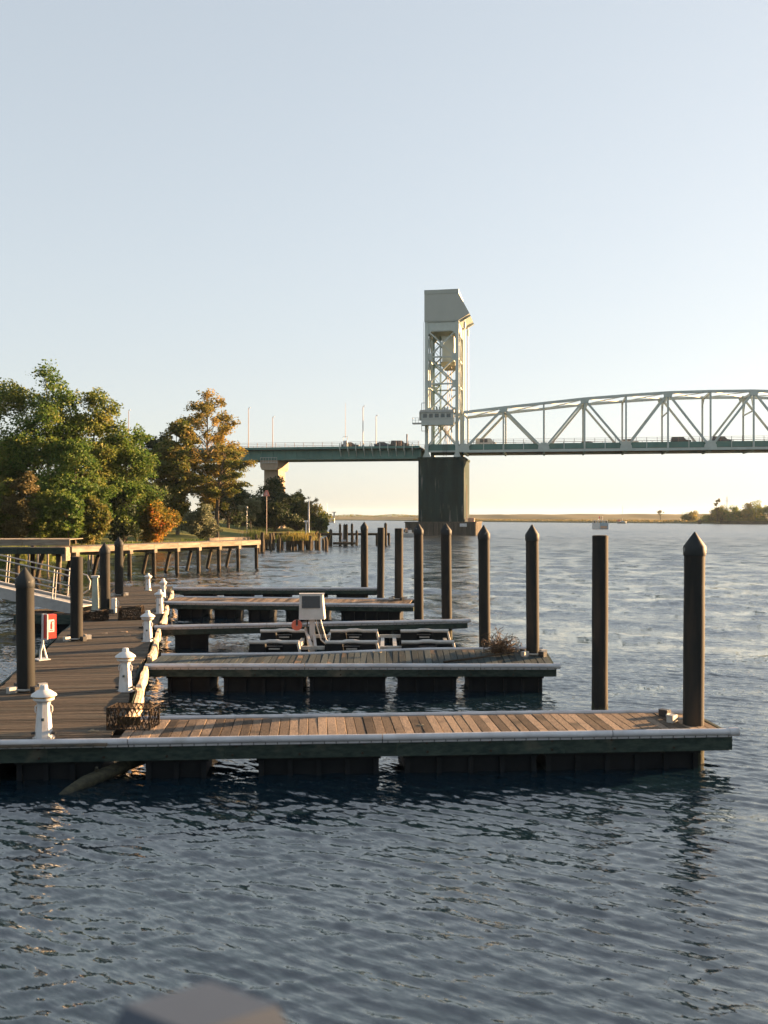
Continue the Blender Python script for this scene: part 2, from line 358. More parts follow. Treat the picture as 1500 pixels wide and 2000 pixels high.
# concrete tower pier with fender
t = bridge_thing('tower_pier', 'dark stained concrete river pier under the lift tower with timber fender', 'bridge pier')
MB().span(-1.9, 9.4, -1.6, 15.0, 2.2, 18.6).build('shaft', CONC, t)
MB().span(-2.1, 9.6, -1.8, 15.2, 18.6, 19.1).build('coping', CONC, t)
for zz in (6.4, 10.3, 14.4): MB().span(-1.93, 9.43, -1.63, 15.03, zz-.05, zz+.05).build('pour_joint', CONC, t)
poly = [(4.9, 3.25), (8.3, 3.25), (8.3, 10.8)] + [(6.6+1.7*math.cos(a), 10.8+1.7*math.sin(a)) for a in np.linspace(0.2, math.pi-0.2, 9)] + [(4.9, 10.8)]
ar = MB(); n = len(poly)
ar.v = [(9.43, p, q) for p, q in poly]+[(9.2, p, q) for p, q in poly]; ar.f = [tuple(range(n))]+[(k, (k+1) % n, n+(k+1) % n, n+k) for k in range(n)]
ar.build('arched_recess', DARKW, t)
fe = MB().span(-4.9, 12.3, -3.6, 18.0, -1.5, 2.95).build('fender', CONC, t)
k = 0; pm = MB().box((0, 0, 0), (0.42, 0.16, 4.3)).mesh('fender_plank')
for u in np.arange(-4.7, 12.2, 0.455): place('fender_plank', pm, FENDM, fe, (u, -3.69+R.uniform(-.02, .02), 0.72+R.uniform(-.05, .05)))
for v in np.arange(-3.3, 17.9, 0.455): place('fender_plank', pm, FENDM, fe, (12.39+R.uniform(-.02, .02), v, 0.72), (0, 0, rad(90)))
MB().span(-5.05, 12.55, -3.85, -3.45, 2.8, 3.12).build('wale', FENDM, fe); MB().span(12.2, 12.62, -3.4, 18.0, 2.8, 3.12).build('wale', FENDM, fe)
sg = MB().span(8.6, 10.3, -3.95, -3.87, 1.9, 2.7).build('notice_board', WHITE, t)
rl = MB()
for u in np.arange(9.8, 12.3, 0.8): rl.span(u-.04, u+.04, -3.2, -3.12, 3.1, 4.1)
rl.span(9.8, 12.3, -3.19, -3.13, 4.05, 4.12); rl.span(9.8, 12.3, -3.19, -3.13, 3.6, 3.66); rl.span(10.2, 11.8, 0, 2.5, 3.0, 4.0)
rl.build('landing_rail', SKIN, t)

# steel lift tower
t = bridge_thing('lift_tower', 'tall pale steel lift bridge tower with ribbed machinery house on top', 'bridge tower')
LV = [22.0, 30.6, 37.4, 44.1, 50.6]
for v in (0.0, BW):
    for u in (0.0, 7.6):
        MB().span(u-.42, u+.42, v-.4, v+.4, 20.6, 53.0).build('leg', STEEL, t)
        MB().prism([(u-.95, 19.1), (u+.95, 19.1), (u+.42, 20.4), (u+.42, 22.3), (u-.42, 22.3), (u-.42, 20.4)], v-.55, v+.55).build('leg_foot', STEEL, t)
for v in (0.0, BW):
    for i in range(4):
        z0, z1 = LV[i], LV[i+1]
        MB().beam((.3, v+.12, z0), (7.3, v+.12, z1), .28, .34).build('diagonal_brace', STEEL, t)
        MB().beam((.3, v-.12, z1), (7.3, v-.12, z0), .22, .34).build('diagonal_brace', STEEL, t)
        MB().beam((.3, v, z1), (7.3, v, z1), .3, .36).build('strut', STEEL, t)
        if i < 3:
            for u in (0.75, 6.85): MB().span(u-.55, u+.55, v-.2, v+.2, z1-.9, z1+.9).build('gusset_plate', STEEL, t)
        MB().span(3.35, 4.25, v-.2, v+.2, (z0+z1)/2-.45, (z0+z1)/2+.45).build('gusset_plate', STEEL, t)
    MB().beam((.3, v+.12, 20.6), (7.3, v+.12, 20.6), .3, .4).build('strut', STEEL, t)
    MB().prism([(.4, 53), (7.2, 53), (7.2, 49.6), (6.3, 50.6), (1.3, 50.6), (.4, 49.6)], v-.25, v+.25).build('portal_plate', STEEL, t)
for u in (0.0, 7.6):
    for i in range(1, 4):
        z0, z1 = LV[i], LV[i+1]; m = (z0+z1)/2
        for a, b, c, d in ((0, BW/2, z0, z1), (BW/2, BW, z1, z0), ):
            MB().beam((u, a+.3, c), (u, b-.1, d), .3, .3).build('side_brace', STEEL, t)
        MB().beam((u, .3, z1), (u, BW-.3, z1), .3, .4).build('side_strut', STEEL, t)
    MB().prism([(u-.2, 53), (u+.2, 53), (u+.2, 47.5), (u-.2, 47.5)], .4, 2.2).build('side_plate', STEEL, t)
    MB().span(u-.22, u+.22, .4, BW-.4, 50.4, 53).build('side_portal_plate', STEEL, t)
    # laced guide column: battens between two flanges
    lc = MB()
    for zz in np.arange(31, 50, 0.95): lc.beam((u+.6, .7, zz), (u+.6, 1.5, zz+.5), .1, .28)
    lc.span(u+.5, u+.72, .55, .75, 31, 50.4).span(u+.5, u+.72, 1.45, 1.65, 31, 50.4)
    lc.build('laced_guide', STEEL, t)
cw = MB().span(3.6, 6.6, 2.2, BW-2.2, 43.2, 49.6).build('counterweight', STEEL, t)
MB().span(3.4, 6.9, 2.0, BW-2.0, 42.2, 43.2).build('counterweight_tray', mat('yellowed_steel', (0.42, 0.36, 0.2), (0.3, 0.26, 0.15), 0.6, 1), t)
# stair tower inside
sw = MB()
for (u, v) in ((1.2, 4), (2.9, 4), (1.2, 6.2), (2.9, 6.2)): sw.span(u-.09, u+.09, v-.09, v+.09, 22, 50)
zz = 22.5; s = 1
while zz < 48:
    a, b = (1.3, 2.8) if s > 0 else (2.8, 1.3)
    sw.beam((a, 4.1+(s > 0)*1.9, zz), (b, 4.1+(s > 0)*1.9, zz+1.7), .7, .12); sw.beam((a, 4.1+(s > 0)*1.9, zz+1), (b, 4.1+(s > 0)*1.9, zz+2.7), .06, .06)
    sw.span(1.2, 2.9, 4, 6.2, zz-.05, zz+.02) if int(zz*10) % 3 == 0 else None
    zz += 1.7; s = -s
sw.build('stair_flight', STEELD, t)
for u, v in ((5.0, 6.5), (5.9, 3.0), (4.3, 9)): MB().tube([(u, v, 21), (u, v, 50)], .07, 6).build('hoist_cable', POLE, t)
# machinery house
prof = [(-.55, 53.0), (-.55, 60.7), (7.95, 60.8), (7.95, 59.7), (10.7, 54.6), (8.0, 53.0)]
hs = MB().prism(prof, -.45, BW+.45).build('machinery_house', CLAD, t)
cl = MB()
for u in np.arange(-.45, 10.2, 0.30):
    top = 59.6 if u < 7.9 else 59.7-(u-7.95)*1.855
    bot = 53.15 if u < 8.0 else 53.1+(u-8)*0.6
    if top-bot > .3: cl.span(u-.07, u+.07, -.52, -.45, bot, top)
cl.build('cladding_rib', CLAD, hs)
tr = MB().span(-.57, 7.96, -.56, -.44, 59.7, 60.72)
tr.build('parapet_band', TRIM, hs)
MB().span(-.58, 8.02, -.53, -.43, 52.8, 53.08).build('sill_band', TRIM, hs)
rb = MB()
for v in (.9, BW-1.6): rb.add([(8.1, v, 53.1), (10.7, v, 54.6), (10.9, v, 54.2), (8.3, v, 52.7), (8.1, v+.7, 53.1), (10.7, v+.7, 54.6), (10.9, v+.7, 54.2), (8.3, v+.7, 52.7)],
                              [(0, 1, 2, 3), (4, 7, 6, 5), (0, 4, 5, 1), (2, 6, 7, 3), (1, 5, 6, 2), (0, 3, 7, 4)])
rb.build('sheave_beam', STEEL, hs)
for v in (0.9, 1.5, BW-1.5, BW-.9):
    c = MB().tube([(9.35, v, 53.7), (9.35, v, 31)], .11, 6).build('lift_rope', POLE, t)
    MB().lathe([(.2, 51.2), (.3, 51.5), (.3, 52.4), (.15, 52.9)], 8, (9.35, v, 0)).build('rope_socket', STEEL, c)
# operator's cabin
cab = MB().span(-1.0, 7.0, -3.0, -.5, 27.2, 30.0).build('operator_cabin', CLAD, t)
MB().span(-1.25, 7.1, -3.2, -.4, 30.0, 30.65).build('cabin_roof', TRIM, cab)
rr = MB()
for u in np.arange(-1.2, 7.1, .28): rr.span(u-.05, u+.05, -3.26, -3.2, 30.0, 30.62)
rr.build('roof_fascia_rib', WSTAIN, cab)
for k in range(5): w = MB().span(-.55+k*1.45, .45+k*1.45, -3.06, -2.99, 28.75, 29.7).build('window', GLASS, cab)
MB().span(-1.05, 7.05, -3.05, -2.98, 28.35, 28.47).build('belt_rail', TRIM, cab)
bk = MB()
for u in (.3, 3.2, 6.3): bk.beam((u, -.4, 25.3), (u, -2.9, 27.1), .25, .3)
bk.span(-1, 7, -3.0, -.5, 26.9, 27.2); bk.build('cabin_bracket', STEEL, cab)
bal = MB().span(-3.3, -1.0, -2.6, -.9, 27.3, 27.6)
for u in (-3.25, -2.5, -1.75): bal.span(u-.04, u+.04, -2.6, -2.52, 27.6, 28.8)
bal.span(-3.3, -1, -2.6, -2.53, 28.75, 28.82).span(-3.3, -1, -2.6, -2.53, 28.2, 28.25).span(-3.3, -3.23, -2.6, -.9, 28.75, 28.82)
bal.build('balcony', GALV, cab)
MB().span(-1.6, -1.0, -2.2, -1.2, 28.2, 30.4).build('air_unit', TRIM, cab)
lg = MB().beam((-.42, -.2, 32.7), (-1.25, -.2, 32.7), .12, .14).beam((-1.25, -.2, 32.7), (-1.25, -.2, 25.7), .12, .14).beam((-1.25, -.2, 25.7), (-.42, -.2, 25.7), .12, .14)
lg.build('ladder_frame', GALV, t)
ld = MB().span(-.75, -.69, -.25, -.19, 31, 52.8).span(-.75, -.69, .19, .25, 31, 52.8)
for zz in np.arange(31.2, 52.6, .4): ld.span(-.74, -.70, -.19, .19, zz, zz+.05)
ld.build('ladder', GALV, t)
mc = MB()
for k in range(14): mc.box((R.uniform(2.3, 5.4), R.uniform(-2.6, -.9), 30.65+R.uniform(.2, .5)), (.25, .3, R.uniform(.5, 1.1)))
mc.build('rooftop_unit', TRIM, cab)
cb = MB()
for k in range(3): cb.tube([(4.6+k*.2, -.3, 27), (4.6+k*.15, -.4, 24), (4.1+k*.5, -.5, 21.5), (4.2+k*.4, -.4, 19.3)], .06, 5)
cb.build('cable_bundle', BLACK, t)
dk = MB().span(-.5, 9.0, .7, BW-.7, 21.1, 21.9).build('deck', ROADM, t)
MB().span(-.5, 9.0, .3, .7, 20.4, 22.4).build('deck_edge_girder', STEELD, t); MB().span(-.5, 9.0, BW-.7, BW-.3, 20.4, 22.4).build('deck_edge_girder', STEELD, t)

# lift span
LS0, PNL, NP = 9.2, 9.8, 12
TOP = [30.2, 31.2, 32.1, 33.0, 33.6, 34.1, 34.2]; TOP = TOP + TOP[-2::-1]
ZB = 20.55
t = bridge_thing('lift_span', 'pale steel through truss lift span with arched top chord above the river', 'bridge span', LS0)
for v in (0.0, BW):
    for i in range(NP):
        MB().beam((i*PNL, v, TOP[i]), ((i+1)*PNL, v, TOP[i+1]), .72, .62).build('top_chord', STEEL, t)
        MB().beam((i*PNL, v, ZB), ((i+1)*PNL, v, ZB), .62, .62).build('bottom_chord', STEEL, t)
        a = (i*PNL, v, ZB+.3) if i % 2 == 0 else (i*PNL, v, TOP[i]-.2)
        b = ((i+1)*PNL, v, TOP[i+1]-.2) if i % 2 == 0 else ((i+1)*PNL, v, ZB+.3)
        MB().beam(a, b, .5, .62 if i in (0, NP-1) else .5).build('diagonal', STEEL, t)
    for i in range(NP+1):
        MB().span(i*PNL-.2, i*PNL+.2, v-.22, v+.22, ZB, TOP[i]).build('vertical', STEEL, t)
        if i % 2 == 0:
            MB().prism([(i*PNL-1.5, ZB-.2), (i*PNL+1.5, ZB-.2), (i*PNL+1.3, ZB+1.0), (i*PNL+.7, ZB+1.9), (i*PNL-.7, ZB+1.9), (i*PNL-1.3, ZB+1.0)], v-.36, v+.36).build('gusset_plate', STEEL, t)
        else:
            MB().prism([(i*PNL-1.2, TOP[i]+.1), (i*PNL+1.2, TOP[i]+.1), (i*PNL+.8, TOP[i]-1.1), (i*PNL-.8, TOP[i]-1.1)], v-.37, v+.37).build('gusset_plate', STEEL, t)
for i in range(NP+1):
    MB().beam((i*PNL, .2, TOP[i]-.3), (i*PNL, BW-.2, TOP[i]-.3), .3, .5).build('top_strut', STEEL, t)
    MB().beam((i*PNL, .2, ZB-.1), (i*PNL, BW-.2, ZB-.1), .4, .9).build('floor_beam', STEELD, t)
    if i < NP:
        MB().beam((i*PNL, .3, TOP[i]), ((i+1)*PNL, BW-.3, TOP[i+1]), .2, .2).build('lateral_brace', STEEL, t)
        MB().beam((i*PNL, BW-.3, TOP[i]-.05), ((i+1)*PNL, .3, TOP[i+1]-.05), .2, .2).build('lateral_brace', STEEL, t)
    if 0 < i < NP:
        zl = TOP[i]-4.6 if i in (5, 7) else TOP[i]-2.2
        MB().beam((i*PNL, .2, zl), (i*PNL, BW-.2, zl), .22, .3).build('sway_strut', STEEL, t) if i in (5, 7) else None
        MB().beam((i*PNL, .2, zl), (i*PNL, BW*.25, TOP[i]-.4), .2, .25).build('sway_brace', STEEL, t)
        MB().beam((i*PNL, BW-.2, zl), (i*PNL, BW*.75, TOP[i]-.4), .2, .25).build('sway_brace', STEEL, t)
SPL = NP*PNL
MB().span(-.1, SPL, .8, BW-.8, 21.3, 21.75).build('deck', ROADM, t)
for v in (.62, BW-.62): MB().span(-.1, SPL, v-.12, v+.12, 21.0, 22.35).build('kerb_girder', STEELD, t)
for v in np.linspace(1.6, BW-1.6, 6): MB().span(.1, SPL-.1, v-.15, v+.15, 20.6, 21.3).build('stringer', mat('brown_primer', (0.17, 0.11, 0.08), None, 0.8), t)
def railing(parent, u0, u1, v, z, step=2.45, h=1.15, name='railing'):
    r = MB()
    for u in np.arange(u0, u1, step): r.span(u-.05, u+.05, v-.05, v+.05, z, z+h)
    for zz in (h, h*.66, h*.33): r.span(u0, u1, v-.03, v+.03, z+zz-.03, z+zz+.03)
    return r.build(name, POLE, parent)
railing(t, 0, SPL, .62, 22.35); railing(t, 0, SPL, BW-.62, 22.35)
for i in range(0, NP):
    MB().span((i+.5)*PNL-.09, (i+.5)*PNL+.09, .44, .5, 20.9, 22.9).build('girder_stiffener', STEEL, t)

# approach span
t = bridge_thing('approach_span', 'green plate girder approach span running behind the trees to the tower', 'bridge span', -1.6)
AL = -150.0
def gbot(u): return 19.15
MB().span(AL, 0, 1.2, 1.5, 19.05, 21.35).build('girder', STEELD, t); MB().span(AL, 0, .95, 1.75, 18.9, 19.05).build('girder_flange', STEELD, t)
MB().span(AL, 0, BW-1.5, BW-1.2, 19.05, 21.35).build('girder', STEELD, t); MB().span(AL, 0, BW-1.75, BW-.95, 18.9, 19.05).build('girder_flange', STEELD, t)
MB().span(AL, -.1, .1, BW-.1, 21.35, 21.85).build('deck', ROADM, t); MB().span(AL, -.1, -.1, .35, 21.5, 22.1).build('deck_edge', STEELD, t); MB().span(AL, -.1, BW-.35, BW+.1, 21.5, 22.1).build('deck_edge', STEELD, t)
railing(t, AL, -.2, .1, 22.1); railing(t, AL, -.2, BW-.1, 22.1)
for u in np.arange(-20.5, -.5, 2.05):
    b = MB().span(u-.09, u+.09, -.3, -.1, 20.9, 22.9); b.add([(u-.08, 1.2, 19.6), (u+.08, 1.2, 19.6), (u-.08, -.2, 21.4), (u+.08, -.2, 21.4), (u-.08, 1.2, 21.4), (u+.08, 1.2, 21.4)], [(0, 1, 3, 2), (0, 2, 4), (1, 5, 3), (2, 3, 5, 4), (0, 4, 5, 1)])
    b.build('walkway_bracket', STEEL, t)
for u in np.arange(-60, -1, 3.1): MB().span(u-.06, u+.06, 1.05, 1.2, 19.1, 21.3).build('girder_stiffener', STEELD, t)
MB().span(-7.5, -4.6, -.2, -.1, 22.1, 24.6).build('gate_screen', GALV, t) if False else None
gt = MB().span(-3.55, -3.25, -.1, .2, 22.0, 25.0)
for u in (-6.2, -5.0): gt.span(u-.15, u+.15, -.1, .2, 22, 23.4)
gt.build('traffic_gate', POLE, t)

t = bridge_thing('approach_pier', 'concrete approach pier with flared cap on the wooded bank', 'bridge pier', -41)
MB().span(-1.9, 1.9, 3.2, 9.8, -1, 16.4).build('shaft', CONCL, t)
MB().prism([(-1.9, 16.4), (1.9, 16.4), (2.3, 17.2), (2.3, 18.85), (-2.3, 18.85), (-2.3, 17.2)], 1.0, 12.0).build('cap', CONCL, t)
pr = MB()
for u in np.arange(-2.2, 2.3, .73): pr.span(u-.04, u+.04, .75, .83, 18.2, 19.6)
pr.span(-2.2, 2.2, .76, .82, 19.5, 19.6).span(-2.3, 2.3, .7, 1.0, 18.1, 18.25); pr.build('inspection_rail', GALV, t)

# lamp posts on the approach
def lamp(u, v, z1, label):
    t = bridge_thing('bridge_lamp', label, 'street lamp', u, 'lamp posts along the bridge')
    MB().tube([(0, v, 21.9), (0, v, z1-.4), (.05, v, z1-.1), (.15, v, z1)], [.12, .085, .075, .06], 6).build('pole', POLE, t)
    MB().box((.32, v, z1), (.45, .22, .12)).build('lamp_head', GALV, t)
    MB().span(-.2, .2, v-.2, v+.2, 21.86, 22.3).build('base', STEELD, t)
lamp(-46.3, .6, 32.4, 'taller of two brown lamp posts rising beside the orange tree on the bridge')
lamp(-43.2, BW-.7, 31.2, 'shorter lamp post standing just above the concrete approach pier')
lamp(-16.3, .6, 32.3, 'tall brown lamp post on bridge deck between antenna mast and tower')
lamp(-15.0, BW-.7, 31.1, 'shorter lamp post on the far side of the bridge closest to the tower')
lamp(-79, .6, 32.4, 'lone lamp post tip showing between the two tree masses')
t = bridge_thing('antenna_mast', 'slim antenna mast on a white box above the bridge railing', 'mast', -20.8)
MB().tube([(0, .5, 24.3), (0, .5, 33.2)], [.07, .03], 6).build('mast', POLE, t)
MB().span(-.5, .5, .2, .9, 22.1, 23.6).build('equipment_box', WSTAIN, t)
MB().beam((-.5, .5, 23.6), (-.62, .5, 24.6), .08, .08).beam((.5, .5, 23.6), (.62, .5, 24.6), .08, .08).beam((-.62, .5, 24.6), (.62, .5, 24.6), .08, .08).build('crossarm', GALV, t)

# cars on the bridge
def make_car(kind, paint, u, v, label, z=21.87, flip=False):
    t = bridge_thing('parked_car' if False else 'car', label, 'car', u, 'cars crossing the bridge')
    if kind == 'suv': body = [(-2.35, .35), (2.3, .35), (2.35, .95), (1.15, 1.12), (.6, 1.72), (-2.1, 1.75), (-2.3, 1.1)]
    elif kind == 'van': body = [(-2.5, .35), (2.5, .35), (2.5, 1.0), (1.9, 1.2), (1.2, 2.0), (-2.45, 2.05), (-2.5, 1.0)]
    else: body = [(-2.2, .33), (2.2, .33), (2.25, .8), (1.1, .95), (.4, 1.42), (-.9, 1.42), (-1.6, 1.0), (-2.25, .95)]
    if flip: body = [(-x, q) for x, q in body]
    b = MB().prism([(x, z+q) for x, q in body], v-.85, v+.85).build('body', paint, t)
    top = max(q for x, q in body)
    for wx in (-1.0, .05): MB().span(wx-.42, wx+.42, v-.88, v-.84, z+1.02, z+top-.12).build('window', GLASS, t)
    for wx in (-1.4, 1.4):
        for s in (-1, 1):
            w = MB().tube([(wx, v+s*.62, z+.34), (wx, v+s*.87, z+.34)], .34, 10).build('wheel', BLACK, t)
    for hy in (-.55, .55): MB().box((2.27*(-1 if flip else 1), v+hy, z+.75), (.12, .3, .16)).build('headlight', WHITE, t)
for a in (('sedan', 0, -20.0, 'dark sedan on the approach span under the antenna mast'), ('sedan', 3, -11.5, 'navy sedan on the approach span behind two lamp posts'),
          ('suv', 0, -7.2, 'charcoal sport utility car about to pass the tower'), ('van', 1, 14.5, 'white van entering the lift span beside the tower'),
          ('sedan', 2, 39.5, 'silver sedan at the third upright of the truss'), ('sedan', 1, 49.3, 'white sedan at the fourth upright of the truss'),
          ('suv', 0, 61.5, 'charcoal sport utility car left of the truss centre'), ('suv', 3, 71.0, 'navy sport utility car right of the truss centre')):
    make_car(a[0], CAR_COLS[a[1]], a[2], 3.0 if a[1] != 2 else 9.5, a[3], flip=a[1] == 2)

# ------------------------------------------------------------------ piles
ZD = 0.52
pile_meshes = {}
def pile(x, y, r, z1, capped, label, group):
    t = thing('dock_pile', label, 'pile', (x, y, 0), R.uniform(0, 6), group)
    t.rotation_euler = (rad(R.uniform(-.55, .55)), rad(R.uniform(-.55, .55)), R.uniform(0, 6))
    zc = z1-.30 if capped else z1
    pr = [(r*1.0, -2.5), (r*1.0, 0)] + [(r*(1+R.uniform(-.018, .018)), zz) for zz in np.linspace(.3, zc-.2, 7)] + [(r, zc)]
    MB().lathe(pr, 20).build('shaft', SLEEVE, t, smooth=True)
    col = MB(); nn_ = 20; tops = [.12+R.uniform(-.05, .16) for _ in range(nn_)]
    for zz in (-1.0, None):
        for q_ in range(nn_): col.v.append((r*1.03*math.cos(q_*6.2832/nn_), r*1.03*math.sin(q_*6.2832/nn_), zz if zz is not None else tops[q_]))
    for q_ in range(nn_): col.f.append((q_, (q_+1) % nn_, nn_+(q_+1) % nn_, nn_+q_))
    col.build('algae_collar', mat('waterline_algae', (0.03, 0.035, 0.02), (0.06, 0.055, 0.04), 0.9, 14, bump=.5), t, smooth=True)
    if capped: MB().lathe([(r*1.03, zc-.16), (r*1.09, zc-.14), (r*1.09, zc+.02), (r*.06, z1)], 20).build('cap', PCAP, t, smooth=True)
    else: MB().lathe([(r*.9, zc), (r*.82, zc+.012)], 16).build('end_grain', DARKW, t)
    return t
GL = 'piles along the walkway'; GR = 'mooring piles at the finger docks'
PL = [(-8.12, 22.6, .197, 3.34, 1, 'thick capped pile beside the lamp pedestal at the near end of the walkway'),
      (-9.85, 31.9, .195, 3.19, 0, 'flat topped walkway pile beyond the red cabinet'),
      (-11.5, 41.1, .205, 3.40, 1, 'capped walkway pile beside the pale utility post'),
      (-13.2, 49.6, .21, 3.46, 1, 'most distant capped pile along the walkway')]
PRL = [(5.90, 19.0, .195, 4.20, 1, 'large capped pile at the tip of the first finger dock'),
       (4.94, 22.8, .182, 4.05, 0, 'free standing flat topped pile in the open slip'),
       (4.15, 27.75, .18, 4.27, 1, 'capped pile at the tip of the second finger dock'),
       (3.19, 31.5, .18, 4.22, 1, 'capped pile rising behind the brush heap on the second finger dock'),
       (2.42, 38.3, .20, 4.23, 1, 'capped pile behind the tip of the third finger dock'),
       (1.42, 40.6, .19, 4.21, 1, 'capped pile in front of the tower pier fender boat'),
       (.69, 46.5, .20, 3.92, 0, 'flat topped pile at the tip of the fourth finger dock'),
       (-.18, 50.3, .18, 3.91, 0, 'flat topped pile between the fourth and fifth finger docks'),
       (-1.08, 55.3, .20, 4.19, 1, 'capped pile at the tip of the fifth finger dock')]
for p in PL: pile(*p, GL)
for p in PRL: pile(*p, GR)

# ------------------------------------------------------------------ docks
plank_mesh = {}
def plank(wid, ln, th=.045):
    key = (round(wid, 3), round(ln, 2))
    if key not in plank_mesh:
        c = .006; a, b, h = wid/2, ln/2, th/2; m = MB()
        m.add([(-a, -b, -h), (a, -b, -h), (a, b, -h), (-a, b, -h), (-a, -b, h-c), (a, -b, h-c), (a, b, h-c), (-a, b, h-c),
               (-a+c, -b+c, h), (a-c, -b+c, h), (a-c, b-c, h), (-a+c, b-c, h)],
              [(0, 3, 2, 1), (0, 1, 5, 4), (1, 2, 6, 5), (2, 3, 7, 6), (3, 0, 4, 7), (4, 5, 9, 8), (5, 6, 10, 9), (6, 7, 11, 10), (7, 4, 8, 11), (8, 9, 10, 11)])
        plank_mesh[key] = m.mesh('plank')
    return plank_mesh[key]
def float_tub(w, d, h):
    m = MB(); t_ = .05
    m.add([(-w/2+t_, -d/2+t_, -h), (w/2-t_, -d/2+t_, -h), (w/2-t_, d/2-t_, -h), (-w/2+t_, d/2-t_, -h), (-w/2, -d/2, 0), (w/2, -d/2, 0), (w/2, d/2, 0), (-w/2, d/2, 0)],
          [(0, 3, 2, 1), (4, 5, 6, 7), (0, 1, 5, 4), (1, 2, 6, 5), (2, 3, 7, 6), (3, 0, 4, 7)])
    nrb = max(2, int(w/.5))
    for k in range(nrb+1):
        x = -w/2+.06 + k*(w-.12)/nrb
        m.box((x, -d/2-.005, -h/2), (.09, .09, h*.96))
    m.box((0, 0, -.03), (w+.05, d+.1, .06))
    return m
def hoop(parent, x, y, z, r=.27):
    hb = MB(); pts = [(x+r*math.cos(a), y+r*math.sin(a), z+.06) for a in np.linspace(0, 2*math.pi, 17)]
    hb.tube(pts, .025, 6, caps=False)
    g = hb.build('pile_hoop', GALV, parent, smooth=True)
    for a in (.5, 2.2, 3.9, 5.4): MB().box((x+(r+.1)*math.cos(a), y+(r+.1)*math.sin(a), z+.07), (.2, .13, .14), a).build('roller_bracket', BLACK if a in (2.2, 5.4) else GALV, g)

def finger(pl, pr_, width, zf, zb, floats, label, pmat, deck_from=0.0, fh=.25, pipe_gap=4.1):
    """pl, pr_: front corners (x,y); zf(u), zb(u): deck heights along the front and back edge."""
    a = Vector((*pl, 0)); b = Vector((*pr_, 0)); Ln = (b-a).length; rz = math.atan2(b.y-a.y, b.x-a.x)
    t = thing('finger_dock', label, 'dock', a, rz, 'finger docks off the walkway')
    pw = .178; me = plank(.168, width-.10); n = int(Ln/pw)
    for k in range(n):
        u = (k+.5)*pw
        if u < deck_from: continue
        z0, z1 = zf(u), zb(u)
        place('plank', me, pmat, t, (u+R.uniform(-.003, .003), width/2+R.uniform(-.012, .012), (z0+z1)/2-.022+R.uniform(-.004, .004)),
              (math.atan2(z1-z0, width)+rad(R.uniform(-.3, .3)), rad(R.uniform(-.8, .8)), rad(R.uniform(-.35, .35))))
    # fascias follow the deck edge in short lengths
    ns = max(1, round(Ln/3.4))
    for k in range(ns):
        u0, u1 = Ln*k/ns+.002, Ln*(k+1)/ns-.002
        MB().beam((u0, -.02, zf(u0)-.045-fh/2), (u1, -.02, zf(u1)-.045-fh/2), .07, fh).build('fascia_board', FASCIA, t)
        if u1 > deck_from: MB().beam((u0, width+.02, zb(u0)-.03-fh/2), (u1, width+.02, zb(u1)-.03-fh/2), .07, fh).build('fascia_board', FASCIA, t)
    bm_ = MB().tube([(0, 0, 0), (0, -.025, 0)], .022, 8).mesh('bolt')
    for u_ in np.arange(.6, Ln, 1.15):
        for dz in (.12, .05+fh*.75): place('bolt', bm_, RUST, t, (u_+R.uniform(-.05, .05), -.055, zf(u_)-dz))
    MB().beam((Ln+.04, -.03, zf(Ln)-.045-fh/2), (Ln+.04, width+.03, zb(Ln)-.03-fh/2), .07, fh).build('end_board', FASCIA, t)
    u = 0
    while u < Ln:
        e = min(u+pipe_gap+R.uniform(-.3, .6), Ln+.05)
        if Ln-e < 1: e = Ln+.05
        pp = MB().tube([(u+.008, -.10, zf(u)+.0), ((u+e)/2, -.10, zf((u+e)/2)+.006), (e-.008, -.10, zf(e)+.0)], .062, 12).build('bumper_pipe', PIPE, t, smooth=True)
        MB().beam((u+.01, -.075, zf(u)-.075), (e-.01, -.075, zf(e)-.075), .02, .05).build('pipe_flange', PIPE, pp)
        tk = MB()
        for q in np.arange(u+.1, e-.05, .21): tk.box((q, -.088, zf(q)-.072), (.014, .012, .05))
        tk.build('screw_row', BLACK, pp)['kind'] = 'stuff'
        u = e
    MB().tube([(deck_from, width+.09, zb(deck_from)), (Ln*.4+deck_from*.6, width+.09, zb(Ln*.4+deck_from*.6)), (Ln*.7+deck_from*.3, width+.09, zb(Ln*.7+deck_from*.3)), (Ln, width+.09, zb(Ln))], .045, 8).build('bumper_pipe', PIPE, t, smooth=True)
    cp = MB().lathe([(.02, -.1), (.075, -.09), (.078, .09), (.02, .1)], 12); cpo = cp.build('pipe_end_cap', PIPE, t, (Ln+.07, -.10, zf(Ln)), (0, rad(90), 0), smooth=True)
    for v in (width*.33, width*.66): MB().beam((.1, v, zf(0)*.6+zb(0)*.4-.13), (Ln-.1, v, zf(Ln)*.6+zb(Ln)*.4-.13), .06, .16).build('joist', DARKW, t)
    for (f0, f1) in floats:
        float_tub(f1-f0, width*.86, .62).build('float_tub', FLOATM, t, ((f0+f1)/2, width/2, zf((f0+f1)/2)-fh-.05))
    return t, Ln
cst = lambda z: (lambda u: z)
